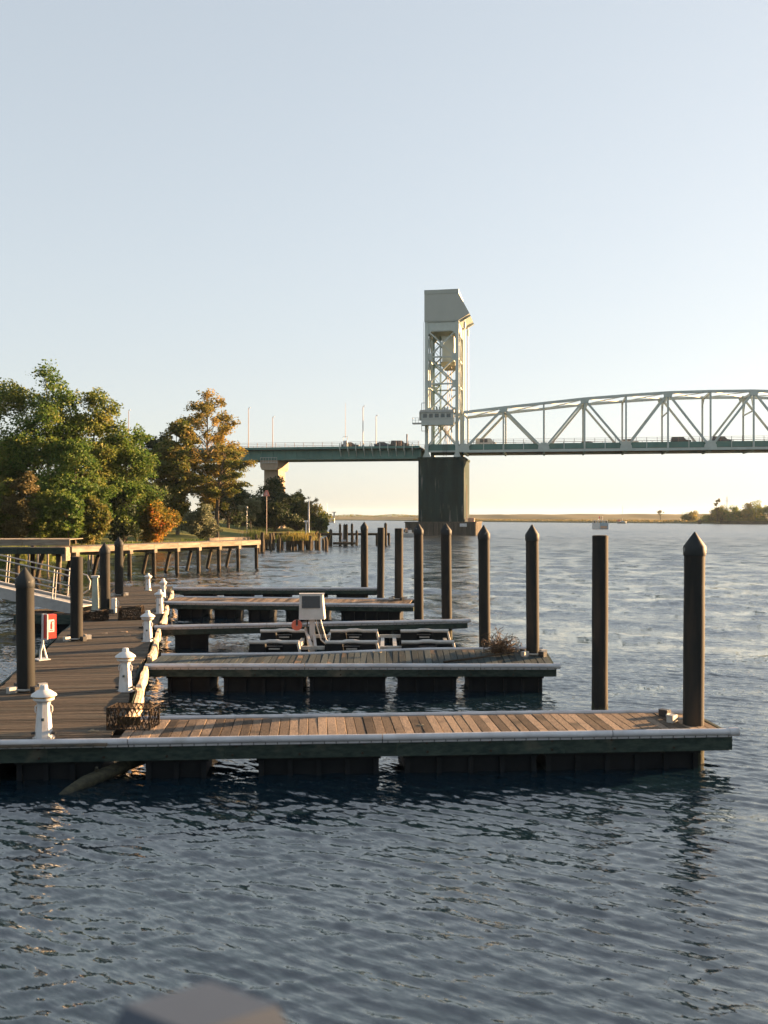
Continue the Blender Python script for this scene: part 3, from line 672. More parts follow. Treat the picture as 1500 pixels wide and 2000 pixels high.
# first finger also closes the near end of the walkway
F1, F1L = finger((-9.0, 17.35), (6.38, 18.48), 1.72, cst(ZD), lambda u: ZD+.02-.03*max(0, (u-13))/3,
       [(.2, 2.2), (2.5, 4.0), (4.75, 5.85), (6.75, 8.95), (9.4, 11.85), (12.0, 14.9)], 'first finger dock in front with a capped pile at its tip', PLANK, 4.35, .31)
hoop(F1, 14.93, 1.62-.55, ZD, .26)
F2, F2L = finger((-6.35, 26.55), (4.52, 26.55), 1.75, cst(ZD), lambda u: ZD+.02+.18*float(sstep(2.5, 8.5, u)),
       [(.55, 1.7), (2.05, 4.2), (4.35, 6.4), (6.7, 8.3), (8.6, 10.6)], 'second finger dock, shade painted into its dark planks, with a brush heap', PLANKD)
hoop(F2, 10.5, 1.2, ZD+.1, .25)
F3, F3L = finger((-8.1, 35.1), (3.05, 37.3), 1.7, cst(.60), cst(.36), [(.7, 1.9), (4.2, 6.2), (6.6, 8.6), (8.9, 10.8)], 'third finger dock behind the boat lift, tilted away', PLANK)
F4, F4L = finger((-10.2, 46.0), (1.25, 44.6), 1.8, cst(ZD), lambda u: ZD+.09, [(.65, 1.85), (2.4, 3.4), (4.0, 5.0), (5.75, 7.6), (8.3, 11.0)],
       'fourth finger dock with sunlit bare planks behind the control box', PLANK)
hoop(F4, 10.7, 1.75, ZD+.08, .27)
F5, F5L = finger((-11.4, 54.0), (-.45, 54.0), 1.7, cst(.58), cst(.36), [(.5, 2.1), (2.7, 4.2), (4.8, 6.3), (6.9, 8.3), (8.8, 10.4)], 'fifth and most distant finger dock', PLANK)

# walkway
def wr(yy): return -6.36-.186*(yy-26.54)          # right edge
W_ANG = math.atan(.186)
wt = thing('walkway_dock', 'long plank walkway dock with lamp pedestals along its edge', 'dock', (wr(19.2), 19.2, 0), W_ANG)
WL, WW = 38.0, 3.0
# local frame: y along the walkway (away), x<0 across it
def warp(v): return .10*math.sin(v*.68+.5)+.05*math.sin(v*1.5)
def wz(v): return ZD+.012*math.sin(v*.5)
nP = 267; V0 = -1.62; pw = (WL-V0)/nP; wme = plank(WW, pw-.012)
for k in range(nP):
    v = V0+(k+.5)*pw; fan = -.11*max(0.0, 1-max(v, 0)/6)
    place('plank', wme, PLANKM, wt, (-WW/2-.12+warp(v)*.6+R.uniform(-.015, .015), v, wz(v)-.02+R.uniform(-.004, .004)), (rad(R.uniform(-.8, .8)), rad(R.uniform(-.12, .12)), fan+rad(R.uniform(-.25, .25))))
def edge_board(v0, v1, bulge, h=.36, th=.06, lift=.02):
    n = 10; m = MB(); pts = []
    for k in range(n+1):
        s = k/n; v = v0+(v1-v0)*s; x = bulge*math.sin(math.pi*s)+.02*math.sin(s*9)
        pts.append((x, v, wz(v)+lift+.05*math.sin(math.pi*s)+.01*R.uniform(-1, 1)))
    vv = []; 
    for (x, v, z) in pts: vv += [(x-.03, v, z), (x+th, v, z-.01), (x+th+.02, v, z-h*.5), (x+th, v, z-h), (x, v, z-h)]
    f = []
    for k in range(n):
        for j in range(5): f.append((k*5+j, k*5+(j+1) % 5, (k+1)*5+(j+1) % 5, (k+1)*5+j))
    f.append((0, 1, 2, 3, 4)); f.append(tuple(n*5+j for j in reversed(range(5))))
    m.add(vv, f); return m.build('edge_timber', SILVER, wt, smooth=True)
for v0, v1, b in ((.15, 3.9, .16), (3.5, 7.3, .05), (9.0, 12.8, .12), (12.4, 16.1, .04), (17.9, 22.0, .12), (21.7, 25.6, .03), (27.8, 31.6, .08), (31.4, 34.4, .02)):
    edge_board(v0, v1, b)
    edge_board(v0+.2, v1-.3, b*.7+.01, .10, .05, .05)
for k in range(11):
    v0, v1 = WL*k/11, WL*(k+1)/11-.02
    MB().beam((-WW-.24, v0, ZD-.2), (-WW-.24, v1, ZD-.2), .33, .07, up=(1, 0, 0)).build('fascia_board', FASCIA, wt)
    MB().beam((-.16, v0, ZD-.22), (-.16, v1, ZD-.22), .33, .07, up=(1, 0, 0)).build('fascia_board', FASCIA, wt)
    MB().beam((-1.6, v0+.05, ZD-.15), (-1.6, v1-.05, ZD-.15), .2, .08, up=(1, 0, 0)).build('joist', DARKW, wt)
for k in range(15): float_tub(WW*.92, 1.5, .6).build('float_tub', FLOATM, wt, (-WW/2-.1, 1.5+k*2.5, ZD-.32))
Mw = Matrix.Translation(wt.location) @ Matrix.Rotation(W_ANG, 4, 'Z')
for (x, y_, *_r) in PL:
    lp = Mw.inverted() @ Vector((x, y_, 0)); hoop(wt, lp.x, lp.y, ZD+.01, .27)

# lighthouse shaped lamp pedestals
def pedestal(x, y, h, label, slim=False):
    t = thing('lamp_pedestal', label, 'lamp pedestal', (x, y, ZD), R.uniform(-.2, .2), 'lighthouse shaped lamp pedestals')
    s = h/.97; q = .8 if slim else 1
    MB().lathe([(.165*q*s, 0), (.16*q*s, .03*s), (.115*q*s, .62*s), (.125*q*s, .66*s)], 8).build('tapered_body', WSTAIN, t)
    MB().lathe([(.12*q*s, .655*s), (.185*q*s, .70*s), (.19*q*s, .745*s)], 16).build('collar', WHITE, t, smooth=True)
    MB().lathe([(.195*q*s, .742*s), (.205*q*s, .775*s)], 16).build('lens_band', OCHRE, t)
    MB().lathe([(.228*q*s, .772*s), (.215*q*s, .80*s), (.13*q*s, .86*s), (.075*s, .885*s), (.07*s, .93*s), (.06*s, .965*s), (.03*s, .97*s)], 20).build('cap', WHITE, t, smooth=True)
    for sx in (-1, 1):
        MB().tube([(sx*.15*s, -.03, .10*s), (sx*.21*s, -.04, .10*s)], .028, 8).build('outlet', BLACK, t)
        MB().tube([(sx*.12*s, 0, .60*s), (sx*.148*s, 0, .57*s), (sx*.15*s, 0, .50*s), (sx*.135*s, 0, .46*s)], .012, 6).build('hose_hook', WHITE, t)
    MB().lathe([(.2*s, -.005), (.2*s, .015)], 12).build('base_plate', GALV, t)
    MB().box((.01, -.137*q*s, .36*s), (.05, .03, .05)).build('meter', GLASS, t)
pedestal(-6.10, 17.85, .96, 'white lamp pedestal at the near end of the walkway beside the thick pile')
pedestal(-5.87, 22.6, .99, 'white lamp pedestal between the wire trap and the second finger dock')
pedestal(-7.5, 31.6, .99, 'white lamp pedestal between the second and third finger docks')
pedestal(-9.17, 40.7, .98, 'white lamp pedestal between the third and fourth finger docks')
pedestal(-10.62, 47.9, .98, 'slimmer white lamp pedestal at the root of the fourth finger dock', True)
pedestal(-12.65, 53.4, .92, 'most distant white lamp pedestal at the far end of the walkway')

# red extinguisher cabinet on a bent post
t = thing('extinguisher_cabinet', 'red fire extinguisher cabinet with white label on a bent post', 'cabinet', (-9.42, 27.5, ZD), rad(45))
MB().tube([(-.02, .12, 0), (-.02, .1, .25), (0, .02, .45), (0, 0, 1.28)], .035, 8).build('post', WSTAIN, t, smooth=True)
MB().box((.02, .12, .012), (.34, .4, .024)).build('foot', WSTAIN, t); MB().beam((.18, .14, .02), (.02, .04, .42), .04, .04).build('strut', WSTAIN, t)
c = MB().box((.17, -.05, .93), (.30, .20, .66)).build('cabinet', RED, t)
MB().box((.05, -.06, .93), (.03, .24, .70)).build('back_edge', WSTAIN, t)
lb = MB().box((.17, -.154, .95), (.17, .006, .34)).build('label_plate', WHITE, c)
lt = MB().box((.17, -.1595, .93), (.05, .004, .15)).box((.17, -.1595, 1.03), (.03, .004, .05)).box((.195, -.1595, 1.06), (.08, .004, .022)).box((.17, -.1595, .822), (.11, .004, .02))
lt.build('extinguisher_symbol', RED, lb)

# pale utility post and hose box
t = thing('utility_post', 'tall pale green utility post beside the gangway foot', 'utility post', (-11.98, 41.3, ZD), rad(10))
MB().prism([(-.14, 0), (.14, 0), (.1, 1.42), (-.1, 1.42)], -.1, .1).build('housing', mat('pale_green_enamel', (0.42, 0.47, 0.40), (0.33, 0.36, 0.3), 0.5, 4), t)
MB().box((.0, 0, 1.47), (.3, .28, .08)).build('cap', WHITE, t); MB().tube([(.2, 0, 0), (.22, 0, 1.1)], .035, 8).build('conduit', GALV, t)
MB().box((0, 0, .02), (.42, .34, .04)).build('base_plate', GALV, t)
t = thing('hose_box', 'small white hose holder at the foot of the capped walkway pile', 'hose holder', (-11.12, 41.0, ZD))
MB().box((0, 0, .3), (.16, .2, .6)).build('box', WHITE, t)
MB().tube([(.1+.1*math.cos(a), -.02, .38+.15*math.sin(a)) for a in np.linspace(0, 6.28, 15)], .02, 6).build('hose_coil', LIFTW, t)

# gangway
t = thing('gangway', 'aluminium gangway ramp with handrails sloping down to the walkway', 'gangway', (-12.4, 42.2, 0), 0)
GA, GB = Vector((0.05, 0, .74)), Vector((-9.6, 2.2, 2.55))
gd = (GB-GA); gn = Vector((-gd.y, gd.x, 0)).normalized()*-1
for s in (0, 1):
    o = gn*(-1.2*s)
    MB().beam(GA+o+Vector((0, 0, -.13)), GB+o+Vector((0, 0, -.13)), .05, .42).build('side_beam', ALU, t)
    MB().beam(GA+o+Vector((0, 0, .10)), GB+o+Vector((0, 0, .10)), .12, .05).build('beam_cap', LIFTW, t)
    p0 = GA+o; 
    MB().tube([GB+o+Vector((0, 0, 1.33)), GA+o+Vector((-.6, .1, 1.35)), GA+o+Vector((-.25, .03, 1.25)), GA+o+Vector((-.1, 0, 1.0)), GA+o+Vector((-.15, 0, .65)), GA+o+Vector((-.4, .05, .48))], .03, 8).build('handrail', ALU, t, smooth=True)
    MB().tube([GB+o+Vector((0, 0, .70)), GA+o+Vector((-1.0, .2, .78))], .028, 8).build('mid_rail', ALU, t, smooth=True)
    for q in (.12, .42, .72, 1.0):
        pt = GA+gd*q+o; MB().tube([pt, pt+Vector((.1, 0, 1.33))], .026, 6).build('rail_post', ALU, t)
        MB().tube([pt+Vector((.12, 0, 0)), pt+Vector((.22, 0, 1.3))], .02, 6).build('rail_post', ALU, t)
tp = MB().beam(GA-gn*.6, GB-gn*.6, 1.1, .05).build('tread_plate', GALV, t)
t = thing('landing_float', 'low dark landing float under the foot of the gangway', 'dock', (-15.1, 40.7, 0), rad(-3))
for k in range(16): place('plank', plank(.168, 2.4), PLANKM, t, (.1+k*.178, 1.25, ZD-.05), (0, 0, rad(R.uniform(-.4, .4))))
MB().beam((0, 0, .28), (2.95, 0, .28), .08, .36).build('fascia_board', FASCIA, t); MB().beam((0, 2.5, .28), (2.95, 2.5, .28), .08, .36).build('fascia_board', FASCIA, t); MB().beam((0, 0, .28), (0, 2.5, .28), .08, .36).build('end_board', FASCIA, t)
float_tub(2.6, 2.2, .6).build('float_tub', FLOATM, t, (1.45, 1.25, .2))
MB().beam((0, .2, .32), (-.55, -.3, .1), .05, .05).build('brace_arm', BLACK, t)

# wire crab traps
def wire_box(w, d, h, cell, r, seed, squash=.0):
    q = random.Random(seed); m = MB()
    def P(x, y_, z): return (x+q.uniform(-.01, .01)+squash*math.sin(z*4+x*3)*.2, y_+q.uniform(-.01, .01), z*(1+squash*math.sin(x*5)))
    nx, ny, nz_ = max(2, int(w/cell)), max(2, int(d/cell)), max(2, int(h/cell))
    def sheet(f, na, nb):
        for a in range(na):
            for b in range(nb):
                s = .5 if b % 2 else 0
                p0 = f((a+s)/na, b/nb)
                for (da, db) in ((.5, 1), (-.5, 1)):
                    aa = (a+s+da)/na
                    if 0 <= aa <= 1: m.tube([P(*p0), P(*f(aa, (b+1)/nb))], r*q.uniform(.8, 1.5), 3, caps=False)
    sheet(lambda a, b: ((a-.5)*w, -d/2, b*h), nx, nz_); sheet(lambda a, b: ((a-.5)*w, d/2, b*h), nx, nz_)
    sheet(lambda a, b: (-w/2, (a-.5)*d, b*h), ny, nz_); sheet(lambda a, b: (w/2, (a-.5)*d, b*h), ny, nz_)
    sheet(lambda a, b: ((a-.5)*w, (b-.5)*d, h), nx, ny); sheet(lambda a, b: ((a-.5)*w, (b-.5)*d, .01), nx, ny)
    return m
def frame_box(w, d, h, r):
    m = MB()
    for z in (.012, h):
        m.tube([(-w/2, -d/2, z), (w/2, -d/2, z), (w/2, d/2, z), (-w/2, d/2, z), (-w/2, -d/2, z)], r, 5)
    for a in (-1, 1):
        for b in (-1, 1): m.tube([(a*w/2, b*d/2, 0), (a*w/2, b*d/2, h)], r, 5)
    return m
t = thing('crab_trap', 'rusty wire crab trap at the root of the first finger dock', 'crab trap', (-4.72, 18.75, ZD), rad(-8), 'wire crab traps')
wire_box(.82, .52, .40, .082, .007, 3).build('wire_mesh', RUST, t); frame_box(.82, .52, .40, .013).build('frame', RUST, t)
MB().beam((-.36, .1, .1), (.1, .1, .1), .02, .16).build('inner_panel', mat('weedy_mesh', (0.07, 0.05, 0.03), (0.03, 0.025, 0.015), 0.95, 14), t)
t = thing('crab_trap', 'brown wire crab trap lying on the walkway opposite the third finger dock', 'crab trap', (-9.75, 38.4, ZD), rad(6), 'wire crab traps')
wire_box(.85, .6, .46, .06, .012, 5, .1).build('wire_mesh', RUST, t); frame_box(.85, .6, .46, .018).build('frame', RUST, t)
t = thing('crab_trap', 'low flattened wire trap behind the flat topped walkway pile', 'crab trap', (-11.0, 38.0, ZD), rad(-12), 'wire crab traps')
wire_box(.75, .55, .34, .06, .011, 8, .15).build('wire_mesh', RUST, t); frame_box(.75, .55, .34, .016).build('frame', RUST, t)

# tangled wire and brush heap on the second finger
t = thing('brush_heap', 'tangled brown heap of wire and twigs by the second dock piles', 'brush heap', (3.25, 27.75, ZD+.15))
bh = MB()
for k in range(170):
    a = R.uniform(0, 6.28); r0 = R.uniform(0, .34); p = Vector((r0*math.cos(a), r0*math.sin(a)*.7, R.uniform(0, .12))); pts = [p]
    dv = Vector((R.uniform(-1, 1), R.uniform(-1, 1), R.uniform(.1, 1.1)))
    for j in range(5):
        p = p+dv*.145; dv = dv*.8+Vector((R.uniform(-1, 1), R.uniform(-1, 1), R.uniform(-.6, .5)))*.7; p.z = max(.01, min(p.z, .8-.7*abs(p.x)))
        p.x = max(-.5, min(p.x, .5)); pts.append(p.copy())
    bh.tube(pts, .008, 3, caps=False)
bh.build('tangle', mat('dry_twigs', (0.115, 0.08, 0.055), (0.06, 0.045, 0.032), 0.9, 5), t)
t = thing('loose_pole', 'long thin pole lying across the second finger dock', 'pole', (1.6, 26.75, ZD+.06))
MB().tube([(0, 0, 0), (1.0, .35, .07), (2.0, .8, .16)], [.03, .028, .02], 8).build('pole', DARKW, t, smooth=True)
# rope scraps and debris
def rope(x, y, z, n, spread, label, name='rope_scrap'):
    p = Vector((0, 0, .015)); pts = [p.copy()]
    for k in range(n): p = p+Vector((R.uniform(-1, 1)*spread, R.uniform(-.6, .6)*spread, 0)); pts.append(p.copy())
    tag(MB().tube(pts, .012, 5).build(name, ROPE, None, (x, y, z), smooth=True), label, 'rope')
rope(-5.45, 18.35, ZD, 9, .12, 'pale rope scrap on the deck beside the wire trap'); rope(.75, 18.9, ZD, 14, .07, 'greenish rope tangle midway along the first finger dock')
rope(-.3, 27.9, ZD+.16, 12, .08, 'pale rope tangle at the back edge of the second finger dock')
for k, (x, y_) in enumerate(((-10.0, 33.2), (-9.4, 33.5), (-8.5, 33.0), (-8.9, 34.0), (-8.2, 34.6))):
    sb = MB().box((0, 0, .02), (.16+.03*k, .06, .03)).build('wood_scrap', SILVER, None, (x, y_, wz(0)+.01), (0, 0, R.uniform(-.5, .5)))
    tag(sb, 'small pale wood scrap lying on the walkway near the third finger dock', 'wood scrap', 'wood scraps on the walkway')
for k, (x, y_) in enumerate(((-8.35, 35.2), (-8.05, 35.8))):
    dbm = MB()
    for j in range(14): dbm.box((R.uniform(-.3, .3), R.uniform(-.2, .2), .04+R.uniform(0, .06)), (R.uniform(.05, .2), .05, .07), R.uniform(0, 3))
    tag(dbm.build('debris_clump', DARKW, None, (x, y_, ZD)), ('dark debris clump on the walkway beside the third finger dock', 'dark debris clump near the lamp pedestal by the third finger dock')[k], 'debris')

# drift log under the walkway
t = thing('drift_log', 'half sunken drift log poking out under the walkway', 'log', (-5.4, 17.6, 0))
pts = [(1.2, 1.4, .0), (.75, .6, -.02), (.48, .1, -.06), (.22, -.35, -.12), (.02, -.7, -.2), (-.15, -1.0, -.36)]
lgm = MB().tube(pts, [.09, .11, .12, .12, .10, .08], 12); 
lgm.v = [(x+R.uniform(-.012, .012), y_+R.uniform(-.012, .012), z+R.uniform(-.012, .012)) for x, y_, z in lgm.v]
lgm.build('trunk', LOGM, t, smooth=True); MB().tube([(.35, -.1, .0), (.37, -.18, .1)], [.05, .025], 7).build('branch_stub', LOGM, t)

# ------------------------------------------------------------------ boat lift
t = thing('boat_lift', 'floating boat lift with white bunks and dark tanks between two finger docks', 'boat lift', (0, 0, 0))
for (yy, xsr) in ((31.0, ((-4.18, -2.63), (-1.82, -.19), (.54, 2.17))), (34.0, ((-4.2, -2.6), (-1.82, -.21), (.56, 2.19)))):
    for (x0, x1) in xsr:
        xm = (x0+x1)/2; w = x1-x0; ex = .1
        tk = MB()
        for (a, b, c, d) in ((x0-ex, xm-.22, x0+.02, xm-.28), (xm+.22, x1+ex*.6, xm+.28, x1-.06)):
            vv = [(a, yy-.25, -.35), (b, yy-.25, -.35), (b, yy+.25, -.35), (a, yy+.25, -.35), (c, yy-.2, .54), (d, yy-.2, .54), (d, yy+.2, .54), (c, yy+.2, .54)]
            tk.add(vv, [(0, 3, 2, 1), (4, 5, 6, 7), (0, 1, 5, 4), (1, 2, 6, 5), (2, 3, 7, 6), (3, 0, 4, 7)])
        tk.box((xm, yy, .2), (.5, .16, .5))
        tk.build('tank', FLOATM, t)
        MB().tube([(x0, yy-.2, .60), (xm-.3, yy-.2, .60), (xm-.15, yy-.2, .625), (xm+.12, yy-.2, .625), (xm+.25, yy-.2, .605), (x1, yy-.2, .61)], [.055, .055, .062, .062, .055, .055], 8).build('bunk', LIFTW, t, smooth=True)
        MB().beam((x1-.03, yy-.27, .58), (x1+.13, yy-.3, -.1), .05, .06).build('edge_strut', LIFTW, t)
        MB().box((xm, yy-.12, .38), (.34, .05, .04)).build('step', GALV, t)
for yy in (31.0, 34.0):
    for (xa, xb) in ((-2.6, -1.85), (-.18, .56)): MB().beam((xa, yy, .40), (xb, yy, .40), .12, .1).build('cross_tube', GALV, t)
for xx in (-2.75, -.05, .35, 2.05): MB().beam((xx, 31.1, .3), (xx, 33.9, .3), .12, .14).build('cross_beam', GALV, t)
t = thing('control_box', 'white lift control box with dark panel on a post', 'control box', (-2.34, 32.3, .3), rad(4))
MB().span(-.08, .1, -.06, .1, -.4, .95).build('post', LIFTW, t); MB().beam((-.03, -.35, .0), (-.2, .1, .55), .09, .09).build('stay', LIFTW, t); MB().beam((.12, -.3, -.1), (.05, .05, .45), .09, .09).build('stay', LIFTW, t)
hb = MB(); lo, hi = .86, 1.66
hb.add([(-.42, -.2, lo), (.40, -.2, lo), (.46, .3, lo), (-.36, .3, lo), (-.40, -.12, hi), (.33, -.12, hi), (.38, .2, hi), (-.34, .2, hi)], [(0, 3, 2, 1), (4, 5, 6, 7), (0, 1, 5, 4), (1, 2, 6, 5), (2, 3, 7, 6), (3, 0, 4, 7)])
h = hb.build('housing', LIFTW, t)
MB().add([(-.32, -.165, 1.23), (.27, -.165, 1.23), (.26, -.124, 1.62), (-.32, -.124, 1.62), (-.32, -.19, 1.23), (.27, -.19, 1.23), (.26, -.15, 1.62), (-.32, -.15, 1.62)], [(0, 3, 2, 1), (4, 5, 6, 7), (0, 1, 5, 4), (1, 2, 6, 5), (2, 3, 7, 6), (3, 0, 4, 7)]).build('screen', SCREEN, h)
MB().beam((.34, -.21, lo+.01), (.34, -.14, hi-.01), .02, .015).build('edge_trim', WHITE, h)
MB().box((0, .05, hi+.015), (.82, .36, .03)).build('lid', LIFTW, h)
for k, dx in enumerate((.18, .26, .34, -.16)):
    MB().tube([(dx*.8, 0, .88), (dx, -.05, .6), (dx+.12, -.1, .2), (dx+.3, -.15, .05)], .022, 6).build('hose', BLACK if k % 2 else LIFTW, t, smooth=True)
t = thing('hose_reel', 'round faded red reel hanging beside the lift control box', 'reel', (-2.80, 31.95, 1.0), rad(8))
MB().tube([(0, -.06, 0), (0, .06, 0)], .17, 20).build('disc', ORED, t); MB().box((0, -.075, .1), (.06, .03, .2)).build('strap', BLACK, t); MB().tube([(0, -.09, 0), (0, .3, 0), (.44, .35, .1)], .03, 6).build('bracket', GALV, t)

# ------------------------------------------------------------------ fixed pier by the bank
pa, pb = Vector((-22.6, 72.0, 0)), Vector((-11.5, 92.6, 0))
pd = (pb-pa).normalized(); pl_ = (pb-pa).length
t = thing('wooden_pier', 'weathered boardwalk pier on raked piles along the wooded bank', 'pier', pa, math.atan2(pd.y, pd.x))
ZP = 2.28; PWID = 2.2
pme = plank(.19, PWID+.1)
for k in range(int(pl_/.2)): place('plank', pme, PIERW, t, (.1+k*.2, PWID/2, ZP-.02+R.uniform(-.004, .004)), (0, 0, rad(R.uniform(-.4, .4))))
for k in range(8):
    u0, u1 = pl_*k/8+.01, pl_*(k+1)/8-.01
    MB().span(u0, u1, -.05, .04, ZP-.42+R.uniform(-.01, .01), ZP-.05).build('rim_board', PIERW, t); MB().span(u0, u1, PWID, PWID+.08, ZP-.4, ZP-.05).build('rim_board', PIERW, t)
nb = 9
for k in range(nb):
    u = .5+k*(pl_-1.0)/(nb-1)
    MB().span(u-.16, u+.16, -.12, PWID+.12, ZP-.72, ZP-.42).build('cap_beam', PIERW, t)
    MB().tube([(u, .12, ZP-.42), (u+.05, .1, -1.5)], .17, 10).build('pile', DARKW, t, smooth=True)
    MB().tube([(u-1.2, PWID-.1, ZP-.42), (u-1.9, PWID+.25, -1.5)], .15, 10).build('raked_pile', DARKW, t, smooth=True)
t = thing('pier_platform', 'raised timber platform at the landward end of the boardwalk pier', 'pier', (-22.75, 72.2, 0), rad(2))
for k in range(50): place('plank', plank(.19, 3.6), PIERW, t, (-.12-k*.2, 1.75, 2.80+R.uniform(-.004, .004)))
for k in range(3): MB().span(-3.4*k-3.38, -3.4*k-.02, -.1, .0, 2.36, 2.78).build('rim_board', PIERW, t)
for k in range(3): MB().span(-3.4*k-3.35, -3.4*k-.0, -1.35, -1.25, 1.8, 2.24).build('lower_fascia', FASCIA, t)
for k in range(50): place('plank', plank(.19, 1.1), PIERW, t, (-.12-k*.2, -.7, 2.26))
for k in range(4):
    for v in (-.9, 2.6):
        MB().tube([(-.6-k*2.9, v, 2.3), (-.6-k*2.9, v, -1.5)], .17, 10).build('pile', DARKW, t, smooth=True)
MB().span(-.25, .05, -1.3, 0, 1.3, 2.24).build('end_block', PIERW, t)
for k in range(12):
    p = MB().tube([(0, 0, -1.6), (R.uniform(-.1, .1), 0, 1.3+R.uniform(-.2, .4))], .1, 7).build('old_stake', PIERW, None, (-30.5+k*.62+R.uniform(-.15, .15), 84+R.uniform(0, 3)-k*.0, 0))
    tag(p, 'thin stake standing in the shallows under the raised pier platform', 'stake', 'stakes under the platform')

# old stumps
for k in range(26):
    s = k/25; x = -17.2+s*9.0+R.uniform(-.5, .5); y_ = 133+s*6+R.uniform(-4, 8); hh = R.uniform(1.3, 2.4); r = R.uniform(.17, .3)
    p = MB().tube([(0, 0, -1.2), (R.uniform(-.06, .06), 0, hh*.6), (R.uniform(-.12, .12), 0, hh)], [r, r*.95, r*.85], 9).build('pile_stump', DARKW, None, (x, y_, 0), smooth=True)
    tag(p, 'dark broken pile stump standing in the water off the grassy bank', 'pile stump', 'old pile stumps')

# far timber dock
t = thing('timber_dock', 'dark timber dock on piles beyond the stumps', 'dock', (-19.5, 163, 0), rad(-1.5))
for k in range(5): MB().span(k*4.1, k*4.1+4.05, 0, 2.0, 1.35, 1.72).build('deck_section', DARKW, t)
for k in range(11):
    for v in (.15, 1.85): MB().tube([(k*2.0+.3, v, 1.4), (k*2.0+.3, v, -1.5)], .17, 8).build('pile', DARKW, t)
def dpile(x, y_, h, r, label):
    o = thing('mooring_pile', label, 'pile', (x, y_, 0), 0, 'mooring piles at the timber dock')
    MB().lathe([(r, -1.5), (r*.97, h-.25)], 10).build('shaft', DARKW, o, smooth=True); MB().lathe([(r*1.03, h-.25), (r*.1, h)], 10).build('tip', PCAP, o)
for k, (px_, h, r) in enumerate(((-8.4, 2.5, .26), (-7.0, 3.35, .2), (-6.3, 3.3, .2), (-5.95, 3.3, .2), (-5.1, 3.4, .2), (-4.35, 2.3, .2), (.25, 3.5, .24))):
    dpile(px_*1.0, 158.5 if k else 157, h, r, ['pale topped stout pile at the timber dock corner', 'first of the tall dark piles beside the small float', 'second of the tall dark piles beside the small float', 'third of the tall dark piles beside the small float',
          'fourth of the tall dark piles beside the small float', 'short thin pile just beyond the small float', 'lone capped pile at the outer end of the timber dock'][k])
t = thing('small_float', 'small low float with a pale ramp among dark piles', 'dock', (-8.0, 156, 0))
MB().span(0, 3.6, 0, 1.6, .02, .4).build('deck', DARKW, t); MB().add([(1.2, 1.6, .45), (2.0, 1.6, .45), (2.0, 6.5, 1.8), (1.2, 6.5, 1.8), (1.2, 1.6, .55), (2.0, 1.6, .55), (2.0, 6.5, 1.9), (1.2, 6.5, 1.9)], [(0, 3, 2, 1), (4, 5, 6, 7), (0, 1, 5, 4), (1, 2, 6, 5), (2, 3, 7, 6), (3, 0, 4, 7)]).build('ramp', ALU, t)
MB().span(3.2, 3.55, .1, .5, .4, .8).build('cleat_box', WSTAIN, t)
t = thing('dock_light_post', 'white topped post on the timber dock by the bank', 'post', (-12.6, 161, 1.0))
MB().span(-.1, .1, -.1, .1, -.5, 2.5).build('post', WSTAIN, t); MB().span(-.3, .3, -.3, .3, 2.5, 2.8).build('lamp_housing', WHITE, t)
t = thing('white_pole', 'tall white pole beside the timber dock in front of the shrubs', 'pole', (-12.4, 164, 1.0))
MB().tube([(0, 0, -.5), (0, 0, 5.9)], [.15, .12], 8).build('pole', WSTAIN, t); MB().lathe([(.15, 5.9), (.06, 6.05)], 8).build('cap', WHITE, t)

# day beacon, lawn pole
t = thing('day_beacon', 'red triangle channel marker on a slim pole at the bank', 'channel marker', (-17.7, 150, .8))
MB().tube([(0, 0, -.6), (0, 0, 7.4)], .06, 8).build('pole', POLE, t)
tri = MB(); tri.prism([(-.48, 6.7), (.48, 6.7), (.16, 7.6), (-.16, 7.6)], -.14, -.09); b = tri.build('board', mat('faded_red_board', (0.55, 0.2, 0.16), (0.48, 0.18, 0.15), 0.6, 3), t)
MB().prism([(-.22, 6.85), (.22, 6.85), (0, 7.4)], -.16, -.145).build('inner_triangle', mat('pink_reflector', (0.62, 0.36, 0.32), None, 0.5), b)
t = thing('lawn_lamp', 'thin grey lamp post standing on the shaded lawn', 'street lamp', (-24.8, 180, 1.9))
MB().tube([(0, 0, -.3), (0, 0, 3.9)], .06, 8).build('pole', GALV, t); MB().lathe([(.08, 3.9), (.2, 4.1), (.18, 4.3), (.05, 4.4)], 10).build('lantern', GALV, t)

# ------------------------------------------------------------------ boats
t = thing('motor_boat', 'small white open motor boat beside the tower pier fender', 'boat', (5.9, 224, 0), rad(8))
hl = MB(); st = [(-2.6, .75, .62), (-1.0, .9, .66), (1.0, .8, .75), (2.1, .4, .88), (2.6, .04, .98)]
for x, w, z in st: hl.v += [(x, -w, z), (x*.95, -w*.55, -.2), (x*.95, w*.55, -.2), (x, w, z)]
for i in range(4):
    for j in range(3): hl.f.append((i*4+j, (i+1)*4+j, (i+1)*4+j+1, i*4+j+1))
    hl.f.append((i*4+3, (i+1)*4+3, (i+1)*4, i*4))
hl.f += [(0, 1, 2, 3)]
hl.build('hull', WHITE, t, smooth=False); MB().span(-.5, .3, -.35, .35, .6, 1.35).build('console', WHITE, t); MB().beam((.2, 0, 1.3), (0, 0, 1.75), .7, .04).build('windscreen', GLASS, t)
MB().span(-3.0, -2.6, -.25, .25, -.1, 1.15).build('outboard_motor', BLACK, t); MB().tube([(1.2, -.6, .85), (1.4, -.6, 1.2), (2.4, -.1, 1.35), (2.4, .1, 1.35), (1.4, .6, 1.2), (1.2, .6, .85)], .04, 6).build('bow_rail', GALV, t)
def sitter(x, y_, z, m, label):
    o = thing('person', label, 'person', (x, y_, z), 0, 'people in the motor boat')
    MB().lathe([(.16, 0), (.22, .1), (.2, .3), (.24, .52), (.1, .62), (.07, .66), (.1, .72), (.115, .8), (.08, .9), (.02, .93)], 10).build('body', m, o, smooth=True)
